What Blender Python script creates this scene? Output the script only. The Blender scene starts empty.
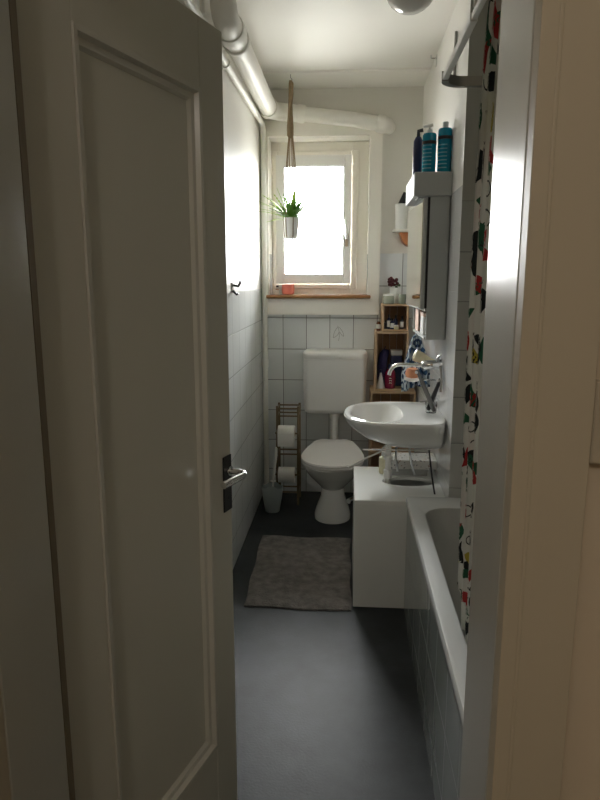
import bpy, bmesh, math, random
from mathutils import Vector, Matrix
random.seed(7)
PI = math.pi
sc = bpy.context.scene
COL = sc.collection

# ------------------------------------------------------------------ camera
F = 647.0
HC = 1.48
pitch = math.atan(123 / F)
yaw = math.atan(49 * math.cos(pitch) / F)
cd = bpy.data.cameras.new('camera')
cd.sensor_fit = 'VERTICAL'
cd.sensor_height = 24.0
cd.lens = F / 800 * 24.0
cd.clip_start = 0.02
cam = bpy.data.objects.new('camera', cd)
COL.objects.link(cam)
cam.location = (0, 0, HC)
cam.rotation_euler = (PI / 2 - pitch, 0, yaw)
sc.camera = cam

# ------------------------------------------------------------------ light
SKY = 11.0
w = bpy.data.worlds.new('overcast_sky')
sc.world = w
w.use_nodes = True
bg = w.node_tree.nodes['Background']
bg.inputs[1].default_value = SKY
_nt = w.node_tree
_tc = _nt.nodes.new('ShaderNodeTexCoord')
_sp = _nt.nodes.new('ShaderNodeSeparateXYZ')
_mr = _nt.nodes.new('ShaderNodeMapRange')
_mr.inputs['From Min'].default_value = -0.06
_mr.inputs['From Max'].default_value = 0.0
_mx = _nt.nodes.new('ShaderNodeMix')
_mx.data_type = 'RGBA'
_mx.inputs[6].default_value = (0.42, 0.41, 0.38, 1)   # ground and houses below the horizon
_mx.inputs[7].default_value = (0.985, 0.985, 0.97, 1)  # bright overcast sky
_nt.links.new(_tc.outputs['Generated'], _sp.inputs[0])
_nt.links.new(_sp.outputs[2], _mr.inputs[0])
_nt.links.new(_mr.outputs[0], _mx.inputs[0])
_nt.links.new(_mx.outputs[2], bg.inputs[0])


def area(name, loc, rot, sx, sy, power, col, portal=False):
    l = bpy.data.lights.new(name, 'AREA')
    l.shape = 'RECTANGLE'
    l.size = sx
    l.size_y = sy
    l.energy = power
    l.color = col
    if portal:
        l.cycles.is_portal = True
    o = bpy.data.objects.new(name, l)
    o.location = loc
    o.rotation_euler = rot
    COL.objects.link(o)
    return o


# sky portal over the window opening, guides sampling of the daylight only
area('window_sky_portal', (-0.2, 4.70, 1.83), (-PI / 2, 0, 0), 0.7, 1.0, 1, (1, 1, 1), True)
HALL_POWER = 2.8

sc.view_settings.view_transform = 'Standard'
sc.view_settings.look = 'None'
sc.view_settings.gamma = 1
sc.view_settings.use_curve_mapping = False
sc.view_settings.exposure = 2.5
sc.cycles.use_denoising = True
sc.cycles.max_bounces = 14
sc.cycles.diffuse_bounces = 8
sc.cycles.glossy_bounces = 6
sc.cycles.transparent_max_bounces = 12
sc.cycles.caustics_reflective = False
sc.cycles.caustics_refractive = False
sc.cycles.sample_clamp_indirect = 8


# ------------------------------------------------------------------ materials
def newmat(name):
    m = bpy.data.materials.new(name)
    m.use_nodes = True
    nt = m.node_tree
    return m, nt, nt.nodes['Principled BSDF']


def pos(nt):
    return nt.nodes.new('ShaderNodeNewGeometry').outputs['Position']


def objco(nt):
    return nt.nodes.new('ShaderNodeTexCoord').outputs['Object']


def mat(name, col, rough=0.5, metal=0.0, noise=0.06, nscale=12, bump=0.0, bscale=60, coat=0.0, spec=0.5,
        alpha=1.0, trans=0.0, ior=1.45, stretch=None):
    m, nt, b = newmat(name)
    L = nt.links.new
    co = objco(nt)
    if stretch:
        mp = nt.nodes.new('ShaderNodeMapping')
        mp.inputs['Scale'].default_value = stretch
        L(co, mp.inputs[0])
        co = mp.outputs[0]
    n = nt.nodes.new('ShaderNodeTexNoise')
    n.inputs['Scale'].default_value = nscale
    n.inputs['Detail'].default_value = 4
    L(co, n.inputs['Vector'])
    r = nt.nodes.new('ShaderNodeMix')
    r.data_type = 'RGBA'
    a = [max(0, c * (1 - noise)) for c in col]
    c2 = [min(1, c * (1 + noise)) for c in col]
    r.inputs[6].default_value = (*a, 1)
    r.inputs[7].default_value = (*c2, 1)
    L(n.outputs[0], r.inputs[0])
    L(r.outputs[2], b.inputs['Base Color'])
    b.inputs['Roughness'].default_value = rough
    b.inputs['Metallic'].default_value = metal
    b.inputs['Specular IOR Level'].default_value = spec
    b.inputs['Coat Weight'].default_value = coat
    b.inputs['Coat Roughness'].default_value = 0.05
    b.inputs['Transmission Weight'].default_value = trans
    b.inputs['IOR'].default_value = ior
    b.inputs['Alpha'].default_value = alpha
    if bump:
        n2 = nt.nodes.new('ShaderNodeTexNoise')
        n2.inputs['Scale'].default_value = bscale
        n2.inputs['Detail'].default_value = 5
        L(co, n2.inputs['Vector'])
        bp = nt.nodes.new('ShaderNodeBump')
        bp.inputs['Strength'].default_value = bump
        bp.inputs['Distance'].default_value = 0.01
        L(n2.outputs[0], bp.inputs['Height'])
        L(bp.outputs[0], b.inputs['Normal'])
    return m


def tile_mat(name, axis, u0, v0, tw, th, col, top, paint, tile_rough=0.12, paint_rough=0.5, gw=0.003,
             grout=(0.16, 0.16, 0.15)):
    """Tiles up to height top, paint above; axis is the world axis running along the wall."""
    m, nt, b = newmat(name)
    L = nt.links.new
    N = nt.nodes.new
    sp = N('ShaderNodeSeparateXYZ')
    L(pos(nt), sp.inputs[0])
    u = sp.outputs[axis]
    v = sp.outputs[2]

    def ma(op, a, bb=None, cc=None):
        n = N('ShaderNodeMath')
        n.operation = op
        for i, x in enumerate((a, bb, cc)):
            if x is None:
                continue
            if isinstance(x, (int, float)):
                n.inputs[i].default_value = x
            else:
                L(x, n.inputs[i])
        return n.outputs[0]

    def edge(c, o, s):
        t = ma('DIVIDE', ma('SUBTRACT', c, o), s)
        fr = ma('FRACT', t)
        d = ma('MULTIPLY', ma('MINIMUM', fr, ma('SUBTRACT', 1.0, fr)), s)
        return d, ma('FLOOR', t)
    du, iu = edge(u, u0, tw)
    dv, iv = edge(v, v0, th)
    d = ma('MINIMUM', du, dv)
    g = N('ShaderNodeMapRange')
    g.inputs['From Min'].default_value = gw * 0.4
    g.inputs['From Max'].default_value = gw
    L(d, g.inputs[0])
    istile = ma('LESS_THAN', v, top)
    # per tile tint
    cb = N('ShaderNodeCombineXYZ')
    L(iu, cb.inputs[0])
    L(iv, cb.inputs[1])
    wn = N('ShaderNodeTexWhiteNoise')
    L(cb.outputs[0], wn.inputs[0])
    tint = N('ShaderNodeMix')
    tint.data_type = 'RGBA'
    tint.inputs[6].default_value = (*[c * 0.94 for c in col], 1)
    tint.inputs[7].default_value = (*[min(1, c * 1.03) for c in col], 1)
    L(wn.outputs[0], tint.inputs[0])
    gm = N('ShaderNodeMix')
    gm.data_type = 'RGBA'
    gm.inputs[6].default_value = (*grout, 1)
    L(tint.outputs[2], gm.inputs[7])
    L(g.outputs[0], gm.inputs[0])
    pn = N('ShaderNodeTexNoise')
    pn.inputs['Scale'].default_value = 5
    pn.inputs['Detail'].default_value = 6
    L(pos(nt), pn.inputs['Vector'])
    pm = N('ShaderNodeMix')
    pm.data_type = 'RGBA'
    pm.inputs[6].default_value = (*[c * 0.93 for c in paint], 1)
    pm.inputs[7].default_value = (*paint, 1)
    L(pn.outputs[0], pm.inputs[0])
    fm = N('ShaderNodeMix')
    fm.data_type = 'RGBA'
    L(istile, fm.inputs[0])
    L(pm.outputs[2], fm.inputs[6])
    L(gm.outputs[2], fm.inputs[7])
    L(fm.outputs[2], b.inputs['Base Color'])
    rr = N('ShaderNodeMix')
    L(istile, rr.inputs[0])
    rr.inputs[2].default_value = paint_rough
    rg = N('ShaderNodeMix')
    L(g.outputs[0], rg.inputs[0])
    rg.inputs[2].default_value = 0.7
    rg.inputs[3].default_value = tile_rough
    L(rg.outputs[0], rr.inputs[3])
    L(rr.outputs[0], b.inputs['Roughness'])
    # height: grout sunk, slight paint bumps
    n2 = N('ShaderNodeTexNoise')
    n2.inputs['Scale'].default_value = 45
    L(pos(nt), n2.inputs['Vector'])
    hh = N('ShaderNodeMix')
    L(istile, hh.inputs[0])
    L(ma('MULTIPLY', n2.outputs[0], 0.25), hh.inputs[2])
    L(g.outputs[0], hh.inputs[3])
    bp = N('ShaderNodeBump')
    bp.inputs['Strength'].default_value = 0.35
    bp.inputs['Distance'].default_value = 0.003
    L(hh.outputs[0], bp.inputs['Height'])
    L(bp.outputs[0], b.inputs['Normal'])
    return m


TW, TH = 0.157, 0.21
tilecol = (0.76, 0.78, 0.78)
paintc = (0.86, 0.84, 0.80)
M = {}
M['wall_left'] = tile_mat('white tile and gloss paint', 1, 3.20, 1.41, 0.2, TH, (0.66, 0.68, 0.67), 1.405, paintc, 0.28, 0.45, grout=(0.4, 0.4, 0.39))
M['wall_back'] = tile_mat('pale grey tile and cream paint', 0, -0.28, 1.212, TW, TH, tilecol, 1.63, (0.78, 0.76, 0.70), 0.2)
M['wall_right'] = tile_mat('white tile beside basin', 1, 2.73, 1.212, TW, TH, (0.88, 0.89, 0.90), 1.84, paintc, 0.15, grout=(0.4, 0.4, 0.39))
M['wall_alcove'] = tile_mat('grey white bath tile', 0, 0.500, 1.78, TW, 0.20, (0.50, 0.51, 0.49), 1.78, (0.46, 0.46, 0.42), 0.15, grout=(0.26, 0.27, 0.26))  # grey paint above the tiles has its unlit darkness put into the colour
M['wall_alcove_y'] = tile_mat('grey white bath tile side', 1, 0.5, 1.78, TW, 0.20, (0.50, 0.51, 0.49), 1.78, (0.46, 0.46, 0.42), 0.15, grout=(0.26, 0.27, 0.26))  # upper paint repeats the pilaster's unlit tone
M['tub_tiles'] = tile_mat('grey glazed bath side tile', 1, 2.73, 0.10, 0.2, 0.2, (0.34, 0.37, 0.35), 0.6, paintc, 0.06, gw=0.0022, grout=(0.42, 0.44, 0.42))
M['ceiling'] = mat('ceiling paint', (0.86, 0.84, 0.79), 0.6, noise=0.03, nscale=3, bump=0.05)
M['plaster'] = mat('plaster paint', (0.80, 0.77, 0.70), 0.6, noise=0.04, nscale=4, bump=0.08)
M['surround'] = mat('white painted board', (0.86, 0.83, 0.76), 0.35, noise=0.03, nscale=5, bump=0.05)
M['sash'] = mat('white window paint', (0.84, 0.83, 0.81), 0.4, noise=0.02)
M['hall'] = mat('hall plaster', (0.62, 0.54, 0.42), 0.75, noise=0.04, nscale=3, bump=0.08)
M['rabbet'] = mat('dirty shaded rabbet brown', (0.20, 0.165, 0.115), 0.6)  # dirt and shade of the door gap put into the brown
M['casing'] = mat('casing paint', (0.50, 0.45, 0.35), 0.45, noise=0.04, nscale=6, bump=0.05)
M['jamb'] = mat('grey gloss jamb paint', (0.52, 0.52, 0.48), 0.24, noise=0.05, nscale=8, bump=0.04, bscale=25, stretch=(1, 1, 0.15))
M['moulding'] = mat('glossy door moulding paint', (0.56, 0.55, 0.50), 0.25, noise=0.03, nscale=5)
M['door'] = mat('grey white door paint', (0.54, 0.53, 0.47), 0.36, noise=0.03, nscale=5, bump=0.06, bscale=25, stretch=(1, 1, 0.2))
M['pipe'] = mat('white pipe paint', (0.84, 0.82, 0.76), 0.5, noise=0.03)
M['porcelain'] = mat('white porcelain', (0.82, 0.82, 0.80), 0.08, noise=0.01, coat=0.4)
M['enamel'] = mat('white bath enamel', (0.80, 0.82, 0.83), 0.12, noise=0.01, coat=0.3)
M['enamel_grey'] = mat('mid grey tub enamel', (0.45, 0.46, 0.45), 0.3, noise=0.05)  # tub inside, a darker grey than the rim
M['plastic'] = mat('white plastic', (0.80, 0.79, 0.76), 0.28, noise=0.02)
M['seat'] = mat('white seat plastic', (0.86, 0.84, 0.82), 0.22, noise=0.02)
M['laminate'] = mat('white laminate', (0.88, 0.89, 0.87), 0.25, noise=0.02)
M['cabinet'] = mat('grey white cabinet', (0.42, 0.43, 0.42), 0.65, noise=0.02)
M['chrome'] = mat('chrome', (0.80, 0.81, 0.82), 0.08, 1.0, noise=0.01)
M['steel'] = mat('dark brushed steel', (0.35, 0.34, 0.32), 0.3, 1.0, noise=0.05)
M['black'] = mat('black enamel', (0.012, 0.012, 0.013), 0.35, noise=0.2)
M['dark'] = mat('dark rubber', (0.03, 0.03, 0.035), 0.5)
M['brush_grey'] = mat('dark grey rubber grip', (0.16, 0.16, 0.155), 0.4)
M['sill'] = mat('varnished sill wood', (0.30, 0.14, 0.05), 0.35, noise=0.3, nscale=8, stretch=(1, 8, 8))
M['crate'] = mat('fruit crate wood', (0.52, 0.36, 0.22), 0.6, noise=0.25, nscale=7, stretch=(1, 6, 6), bump=0.2)
M['crate_dark'] = mat('fruit crate slat wood', (0.34, 0.20, 0.11), 0.7, noise=0.3, nscale=7, stretch=(6, 6, 1), bump=0.2)
M['bamboo'] = mat('bamboo', (0.20, 0.145, 0.08), 0.5, noise=0.25, nscale=10)
M['paper'] = mat('toilet paper', (0.78, 0.76, 0.72), 0.9, noise=0.03, bump=0.1)
M['bucket'] = mat('grey plastic', (0.42, 0.47, 0.47), 0.35)
M['rope'] = mat('jute cord', (0.24, 0.17, 0.10), 0.9, noise=0.3, nscale=60, bump=0.3, bscale=150)
M['pot'] = mat('white ceramic pot', (0.80, 0.80, 0.78), 0.3)
M['leaf'] = mat('fern green', (0.10, 0.24, 0.03), 0.5, noise=0.35, nscale=20)
M['leaf_light'] = mat('young fern green', (0.34, 0.50, 0.06), 0.5, noise=0.3, nscale=20)
M['soil'] = mat('soil', (0.04, 0.025, 0.015), 0.9)
M['candle'] = mat('coral wax', (0.85, 0.22, 0.16), 0.35, noise=0.08)
M['clear'] = mat('clear glass', (0.95, 0.97, 0.96), 0.03, trans=1.0, noise=0.0, ior=1.3)
M['greenglass'] = mat('pale green glass', (0.62, 0.68, 0.55), 0.1, trans=0.5, noise=0.05)
M['opal'] = mat('opal glass shade', (0.72, 0.71, 0.66), 0.15, noise=0.02)
M['teal'] = mat('teal bottle plastic', (0.005, 0.20, 0.30), 0.25, noise=0.1)
M['teal_label'] = mat('pale label print', (0.12, 0.36, 0.46), 0.4)
M['navy'] = mat('navy plastic', (0.012, 0.018, 0.07), 0.35, noise=0.2)
M['white_label'] = mat('white label', (0.75, 0.74, 0.72), 0.5)
M['maroon'] = mat('maroon plastic', (0.24, 0.01, 0.045), 0.25)
M['violet'] = mat('dark violet cloth', (0.05, 0.045, 0.13), 0.8, noise=0.4, bump=0.3)
M['orange'] = mat('orange varnished wood', (0.45, 0.16, 0.05), 0.35, noise=0.15)
M['peach'] = mat('peach card', (0.80, 0.58, 0.48), 0.7, noise=0.1, nscale=30)
M['sponge'] = mat('orange sponge', (0.80, 0.36, 0.20), 0.9, noise=0.2, nscale=60, bump=0.6, bscale=120)
M['amber'] = mat('amber glass', (0.16, 0.05, 0.02), 0.15)
M['flower'] = mat('dried dark flowers', (0.09, 0.02, 0.025), 0.9, noise=0.5, nscale=60)
M['flower_leaf'] = mat('dark houseplant leaf', (0.05, 0.08, 0.03), 0.6, noise=0.4, nscale=60)
M['cream'] = mat('cream plastic', (0.72, 0.67, 0.46), 0.4)
M['bookgrey'] = mat('grey cover', (0.40, 0.41, 0.40), 0.5)
M['line'] = mat('sprig drawing', (0.28, 0.28, 0.27), 0.4)

# floor: dark slate-blue vinyl, softly mottled
m, nt, b = newmat('slate vinyl floor')
n = nt.nodes.new('ShaderNodeTexNoise'); n.inputs['Scale'].default_value = 3.5; n.inputs['Detail'].default_value = 9
n.inputs['Roughness'].default_value = 0.65
nt.links.new(pos(nt), n.inputs['Vector'])
cr = nt.nodes.new('ShaderNodeValToRGB')
cr.color_ramp.elements[0].position = 0.35; cr.color_ramp.elements[0].color = (0.014, 0.017, 0.019, 1)
cr.color_ramp.elements[1].position = 0.70; cr.color_ramp.elements[1].color = (0.038, 0.044, 0.049, 1)
nt.links.new(n.outputs[0], cr.inputs[0]); nt.links.new(cr.outputs[0], b.inputs['Base Color'])
n3 = nt.nodes.new('ShaderNodeTexNoise'); n3.inputs['Scale'].default_value = 120
nt.links.new(pos(nt), n3.inputs['Vector'])
bp = nt.nodes.new('ShaderNodeBump'); bp.inputs['Strength'].default_value = 0.25; bp.inputs['Distance'].default_value = 0.002
nt.links.new(n3.outputs[0], bp.inputs['Height']); nt.links.new(bp.outputs[0], b.inputs['Normal'])
b.inputs['Roughness'].default_value = 0.48
b.inputs['Specular IOR Level'].default_value = 0.35
M['floor'] = m

# bath mat: grey brown pile
m, nt, b = newmat('grey brown pile')
n = nt.nodes.new('ShaderNodeTexNoise'); n.inputs['Scale'].default_value = 26; n.inputs['Detail'].default_value = 8
nt.links.new(pos(nt), n.inputs['Vector'])
cr = nt.nodes.new('ShaderNodeValToRGB')
cr.color_ramp.elements[0].position = 0.3; cr.color_ramp.elements[0].color = (0.15, 0.135, 0.125, 1)
cr.color_ramp.elements[1].position = 0.7; cr.color_ramp.elements[1].color = (0.27, 0.245, 0.23, 1)
nt.links.new(n.outputs[0], cr.inputs[0]); nt.links.new(cr.outputs[0], b.inputs['Base Color'])
b.inputs['Roughness'].default_value = 0.95
v = nt.nodes.new('ShaderNodeTexVoronoi'); v.inputs['Scale'].default_value = 110
nt.links.new(pos(nt), v.inputs['Vector'])
bp = nt.nodes.new('ShaderNodeBump'); bp.inputs['Strength'].default_value = 0.8; bp.inputs['Distance'].default_value = 0.006
nt.links.new(v.outputs[0], bp.inputs['Height']); nt.links.new(bp.outputs[0], b.inputs['Normal'])
M['mat'] = m

# patterned towel: blue and white rings
m, nt, b = newmat('blue and white ring print')
v = nt.nodes.new('ShaderNodeTexVoronoi'); v.inputs['Scale'].default_value = 17; v.inputs['Randomness'].default_value = 0.35
nt.links.new(objco(nt), v.inputs['Vector'])
cr = nt.nodes.new('ShaderNodeValToRGB'); cr.color_ramp.interpolation = 'CONSTANT'
e = cr.color_ramp.elements
e[0].position = 0.0; e[0].color = (0.45, 0.52, 0.56, 1)
e[1].position = 0.22; e[1].color = (0.02, 0.05, 0.13, 1)
x = e.new(0.42); x.color = (0.55, 0.62, 0.68, 1)
x = e.new(0.60); x.color = (0.03, 0.09, 0.20, 1)
nt.links.new(v.outputs[0], cr.inputs[0]); nt.links.new(cr.outputs[0], b.inputs['Base Color'])
b.inputs['Roughness'].default_value = 0.9
M['towel'] = m

# printed magazine cover
m, nt, b = newmat('printed white cover')
n = nt.nodes.new('ShaderNodeTexNoise'); n.inputs['Scale'].default_value = 60; n.inputs['Detail'].default_value = 3
nt.links.new(objco(nt), n.inputs['Vector'])
cr = nt.nodes.new('ShaderNodeValToRGB'); cr.color_ramp.interpolation = 'CONSTANT'
e = cr.color_ramp.elements
e[0].position = 0.0; e[0].color = (0.08, 0.08, 0.09, 1)
e[1].position = 0.36; e[1].color = (0.68, 0.67, 0.64, 1)
x = e.new(0.66); x.color = (0.40, 0.26, 0.20, 1)
nt.links.new(n.outputs[0], cr.inputs[0]); nt.links.new(cr.outputs[0], b.inputs['Base Color'])
b.inputs['Roughness'].default_value = 0.4
M['print'] = m

# mirror
m, nt, b = newmat('mirror silver')
b.inputs['Base Color'].default_value = (0.86, 0.90, 0.90, 1); b.inputs['Metallic'].default_value = 1
b.inputs['Roughness'].default_value = 0.02
M['mirror'] = m

# window pane: thin clear glass (transparent + fresnel gloss)
m = bpy.data.materials.new('window pane glass'); m.use_nodes = True
nt = m.node_tree; nt.nodes.clear()
out = nt.nodes.new('ShaderNodeOutputMaterial'); mx = nt.nodes.new('ShaderNodeMixShader')
fr = nt.nodes.new('ShaderNodeFresnel'); tr = nt.nodes.new('ShaderNodeBsdfTransparent'); gl = nt.nodes.new('ShaderNodeBsdfGlossy')
tr.inputs[0].default_value = (0.97, 0.98, 0.98, 1); gl.inputs['Roughness'].default_value = 0.02; fr.inputs[0].default_value = 1.45
nt.links.new(fr.outputs[0], mx.inputs[0]); nt.links.new(tr.outputs[0], mx.inputs[1]); nt.links.new(gl.outputs[0], mx.inputs[2])
nt.links.new(mx.outputs[0], out.inputs[0])
M['pane'] = m


m = M['pane'].copy(); m.name = 'thin drinking glass'
for n in m.node_tree.nodes:
    if n.type == 'FRESNEL':
        n.inputs[0].default_value = 1.12
M['thin_glass'] = m

# ------------------------------------------------------------------ mesh helpers
def B():
    return bmesh.new()


def box(bm, x0, x1, y0, y1, z0, z1):
    vs = [bm.verts.new(p) for p in ((x0, y0, z0), (x1, y0, z0), (x1, y1, z0), (x0, y1, z0),
                                    (x0, y0, z1), (x1, y0, z1), (x1, y1, z1), (x0, y1, z1))]
    for f in ((0, 3, 2, 1), (4, 5, 6, 7), (0, 1, 5, 4), (1, 2, 6, 5), (2, 3, 7, 6), (3, 0, 4, 7)):
        bm.faces.new([vs[i] for i in f])
    return vs


def loft(bm, rings, cap0=True, cap1=True, closed=False):
    R = [[bm.verts.new(p) for p in r] for r in rings]
    n = len(R[0])
    idx = range(len(R) - 1)
    for i in idx:
        for j in range(n):
            bm.faces.new((R[i][j], R[i][(j + 1) % n], R[i + 1][(j + 1) % n], R[i + 1][j]))
    if closed:
        for j in range(n):
            bm.faces.new((R[-1][j], R[-1][(j + 1) % n], R[0][(j + 1) % n], R[0][j]))
    else:
        if cap0:
            bm.faces.new(list(reversed(R[0])))
        if cap1:
            bm.faces.new(R[-1])
    return R


def circ(c, r, n=20, ry=None, z=None, e=2.0):
    ry = r if ry is None else ry
    out = []
    for i in range(n):
        a = 2 * PI * i / n
        ca, sa = math.cos(a), math.sin(a)
        out.append((c[0] + r * math.copysign(abs(ca) ** (2 / e), ca), c[1] + ry * math.copysign(abs(sa) ** (2 / e), sa), c[2] if z is None else z))
    return out


def lathe(bm, cx, cy, prof, n=24, cap0=True, cap1=True):
    """prof: list of (radius, z)."""
    return loft(bm, [circ((cx, cy, z), max(r, 0.0004), n) for r, z in prof], cap0, cap1)


def tube(bm, pts, r, n=12, caps=True):
    pts = [Vector(p) for p in pts]
    rs = r if isinstance(r, (list, tuple)) else [r] * len(pts)
    rings = []
    t0 = (pts[1] - pts[0]).normalized()
    ref = Vector((0, 0, 1)) if abs(t0.z) < 0.9 else Vector((1, 0, 0))
    u = t0.cross(ref).normalized()
    for i, p in enumerate(pts):
        if i == 0:
            t = t0
        elif i == len(pts) - 1:
            t = (pts[i] - pts[i - 1]).normalized()
        else:
            t = ((pts[i + 1] - p).normalized() + (p - pts[i - 1]).normalized()).normalized()
        u = (u - t * u.dot(t)).normalized()
        v = t.cross(u)
        rings.append([tuple(p + (u * math.cos(2 * PI * k / n) + v * math.sin(2 * PI * k / n)) * rs[i]) for k in range(n)])
    loft(bm, rings, caps, caps)


def arc(p0, pc, p1, n=8):
    """quadratic bend through control point pc"""
    p0, pc, p1 = Vector(p0), Vector(pc), Vector(p1)
    return [tuple((1 - t) ** 2 * p0 + 2 * t * (1 - t) * pc + t * t * p1) for t in [i / n for i in range(n + 1)]]


def ball(bm, c, r, sz=1.0, n=16, m=10):
    lathe(bm, c[0], c[1], [(r * math.sin(PI * k / m), c[2] - r * sz * math.cos(PI * k / m)) for k in range(m + 1)], n)


def thing(name, label, cat, loc=(0, 0, 0), group=None, kind=None):
    o = bpy.data.objects.new(name, None)
    o.empty_display_size = 0.05
    COL.objects.link(o)
    o.location = loc
    if label:
        o['label'] = label
    if cat:
        o['category'] = cat
    if group:
        o['group'] = group
    if kind:
        o['kind'] = kind
    return o


def wloc(o):
    v = Vector((0, 0, 0))
    while o:
        v += o.location
        o = o.parent
    return v


def obj(name, bm, material, parent=None, smooth=False, bevel=0.0, seg=2, label=None, cat=None, group=None, kind=None, origin=None, sub=0):
    bmesh.ops.recalc_face_normals(bm, faces=bm.faces)
    if parent is not None:
        base = wloc(parent)
    if origin is not None:
        org = Vector(origin)
    elif parent is not None:
        org = base
    else:
        xs = [v.co for v in bm.verts]
        org = Vector(((min(v.x for v in xs) + max(v.x for v in xs)) / 2, (min(v.y for v in xs) + max(v.y for v in xs)) / 2, min(v.z for v in xs)))
    bmesh.ops.translate(bm, verts=bm.verts, vec=-org)
    me = bpy.data.meshes.new(name)
    bm.to_mesh(me)
    bm.free()
    me.materials.append(M[material] if isinstance(material, str) else material)
    o = bpy.data.objects.new(name, me)
    COL.objects.link(o)
    if parent is not None:
        o.parent = parent
        o.location = org - base
    else:
        o.location = org
    if smooth:
        me.polygons.foreach_set('use_smooth', [True] * len(me.polygons))
        try:
            me.set_sharp_from_angle(angle=math.radians(42))
        except Exception:
            pass
    if bevel:
        md = o.modifiers.new('bevel', 'BEVEL')
        md.width = bevel
        md.segments = seg
        md.limit_method = 'ANGLE'
    if sub:
        md = o.modifiers.new('subdivision', 'SUBSURF')
        md.levels = md.render_levels = sub
    for k, v_ in (('label', label), ('category', cat), ('group', group), ('kind', kind)):
        if v_:
            o[k] = v_
    return o


def bobj(name, x0, x1, y0, y1, z0, z1, material, parent=None, **kw):
    bm = B()
    box(bm, x0, x1, y0, y1, z0, z1)
    return obj(name, bm, material, parent, **kw)


def struct(name, x0, x1, y0, y1, z0, z1, material, **kw):
    return bobj(name, x0, x1, y0, y1, z0, z1, material, kind='structure', **kw)


def copy_tree(o, parent=None):
    c = o.copy()
    COL.objects.link(c)
    if parent is not None:
        c.parent = parent
    for ch in [x for x in bpy.data.objects if x.parent == o]:
        copy_tree(ch, c)
    return c


# ------------------------------------------------------------------ room shell
XL, XR, XA = -0.575, 0.446, 1.02          # left wall, basin wall, bath alcove wall
YF, YP, YB = 0.80, 2.73, 4.34             # door wall, pilaster, window wall
ZC = 2.64
struct('floor', -1.4, 1.4, -2.2, 4.6, -0.1, 0, 'floor')
struct('ceiling', -1.5, 1.5, -2.3, 4.6, ZC, ZC + 0.1, 'ceiling')
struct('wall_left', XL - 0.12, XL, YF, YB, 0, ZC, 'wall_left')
struct('wall_right', XR, XR + 0.66, YP, YB, 0, ZC, 'wall_right').data.materials.append(M['wall_alcove'])
o = bpy.data.objects['wall_right']
for p in o.data.polygons:
    if p.normal.y < -0.5:
        p.material_index = 1
struct('wall_alcove', XA, XA + 0.1, YF, YP, 0, ZC, 'wall_alcove_y')
# window wall with the opening
WX0, WX1, WZ0, WZ1 = -0.525, 0.121, 1.345, 2.352
bm = B()
for a in ((XL - 0.12, WX0, 0, ZC), (WX1, XR + 0.66, 0, ZC), (WX0, WX1, 0, WZ0), (WX0, WX1, WZ1, ZC)):
    box(bm, a[0], a[1], YB, YB + 0.28, a[2], a[3])
obj('wall_back', bm, 'wall_back', kind='structure')
# door wall with the opening
JL, JR, DH = -0.40, 0.164, 1.965
bm = B()
for a in ((-1.4, JL - 0.02, 0, ZC), (JR + 0.02, 1.4, 0, ZC), (JL - 0.02, JR + 0.02, DH + 0.02, ZC)):
    box(bm, a[0], a[1], 0.66, YF, a[2], a[3])
obj('wall_front', bm, 'hall', kind='structure')
# hallway behind the camera
struct('wall_hall_left', -1.5, -1.4, -2.2, YF, 0, ZC, 'hall')
struct('wall_hall_right', 1.4, 1.5, -2.2, YF, 0, ZC, 'hall')
struct('wall_hall_end', -1.5, 1.5, -2.3, -2.2, 0, ZC, 'hall')
# ceiling seam batten near the window
struct('trim_1', XL, XR, 3.98, 4.01, ZC - 0.012, ZC, 'ceiling')

# door frame: lining and hallway casing
bm = B()
box(bm, JL - 0.02, JL, 0.655, YF + 0.002, 0, DH)
box(bm, JR, JR + 0.02, 0.655, YF + 0.002, 0, DH)
box(bm, JL - 0.02, JR + 0.02, 0.655, YF + 0.002, DH, DH + 0.02)
obj('trim_2', bm, 'jamb', kind='structure', bevel=0.003)
bm = B()
box(bm, JR + 0.0005, JR + 0.074, 0.632, 0.655, 0, DH + 0.001)
box(bm, JL - 0.075, JL - 0.0005, 0.632, 0.655, 0, DH + 0.001)
box(bm, JL - 0.075, JR + 0.074, 0.632, 0.655, DH + 0.001, DH + 0.075)
box(bm, JR + 0.016, JR + 0.020, 0.6305, 0.6325, 0, DH)
box(bm, JL - 0.020, JL - 0.016, 0.6305, 0.6325, 0, DH)
obj('trim_3', bm, 'casing', kind='structure', bevel=0.003)
# dark strip in the left rabbet, standing for the dirty, shaded door gap
bm = B()
box(bm, JL - 0.012, JL + 0.000, YF + 0.002, YF + 0.018, 0, DH)
obj('trim_4', bm, 'rabbet', kind='structure')

# ------------------------------------------------------------------ door leaf
ang = math.radians(17.5)
DW, DT = 0.545, 0.04
droot = thing('door_1', None, None, (0, 0, 0), kind='structure')
# local frame: s runs from the hinge to the free edge, t out of the visible face, origin at the free edge
P0 = Vector((-0.254, 1.36, 0))
sd = Vector((math.sin(ang), math.cos(ang), 0))
td = Vector((math.cos(ang), -math.sin(ang), 0))


def dbox(bm, s0, s1, t0, t1, z0, z1):
    vs = box(bm, s0, s1, t0, t1, z0, z1)
    for v_ in vs:
        c = v_.co.copy()
        v_.co = P0 + sd * (c.x - DW) + td * c.y + Vector((0, 0, c.z))


PT, PB = 1.825, 0.44
bm = B()
dbox(bm, 0, 0.108, -DT, 0, 0.012, 1.95)
dbox(bm, DW - 0.092, DW, -DT, 0, 0.012, 1.95)
dbox(bm, 0.108, DW - 0.092, -DT, 0, PT, 1.95)
dbox(bm, 0.108, DW - 0.092, -DT, 0, 0.012, PB)
obj('door_frame', bm, 'door', droot, bevel=0.002)
bm = B()
dbox(bm, 0.106, DW - 0.090, -DT + 0.008, -0.014, PB - 0.002, PT + 0.002)
obj('door_panel', bm, 'door', droot)
# moulding around the panel (two rounded steps)
bm = B()


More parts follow.
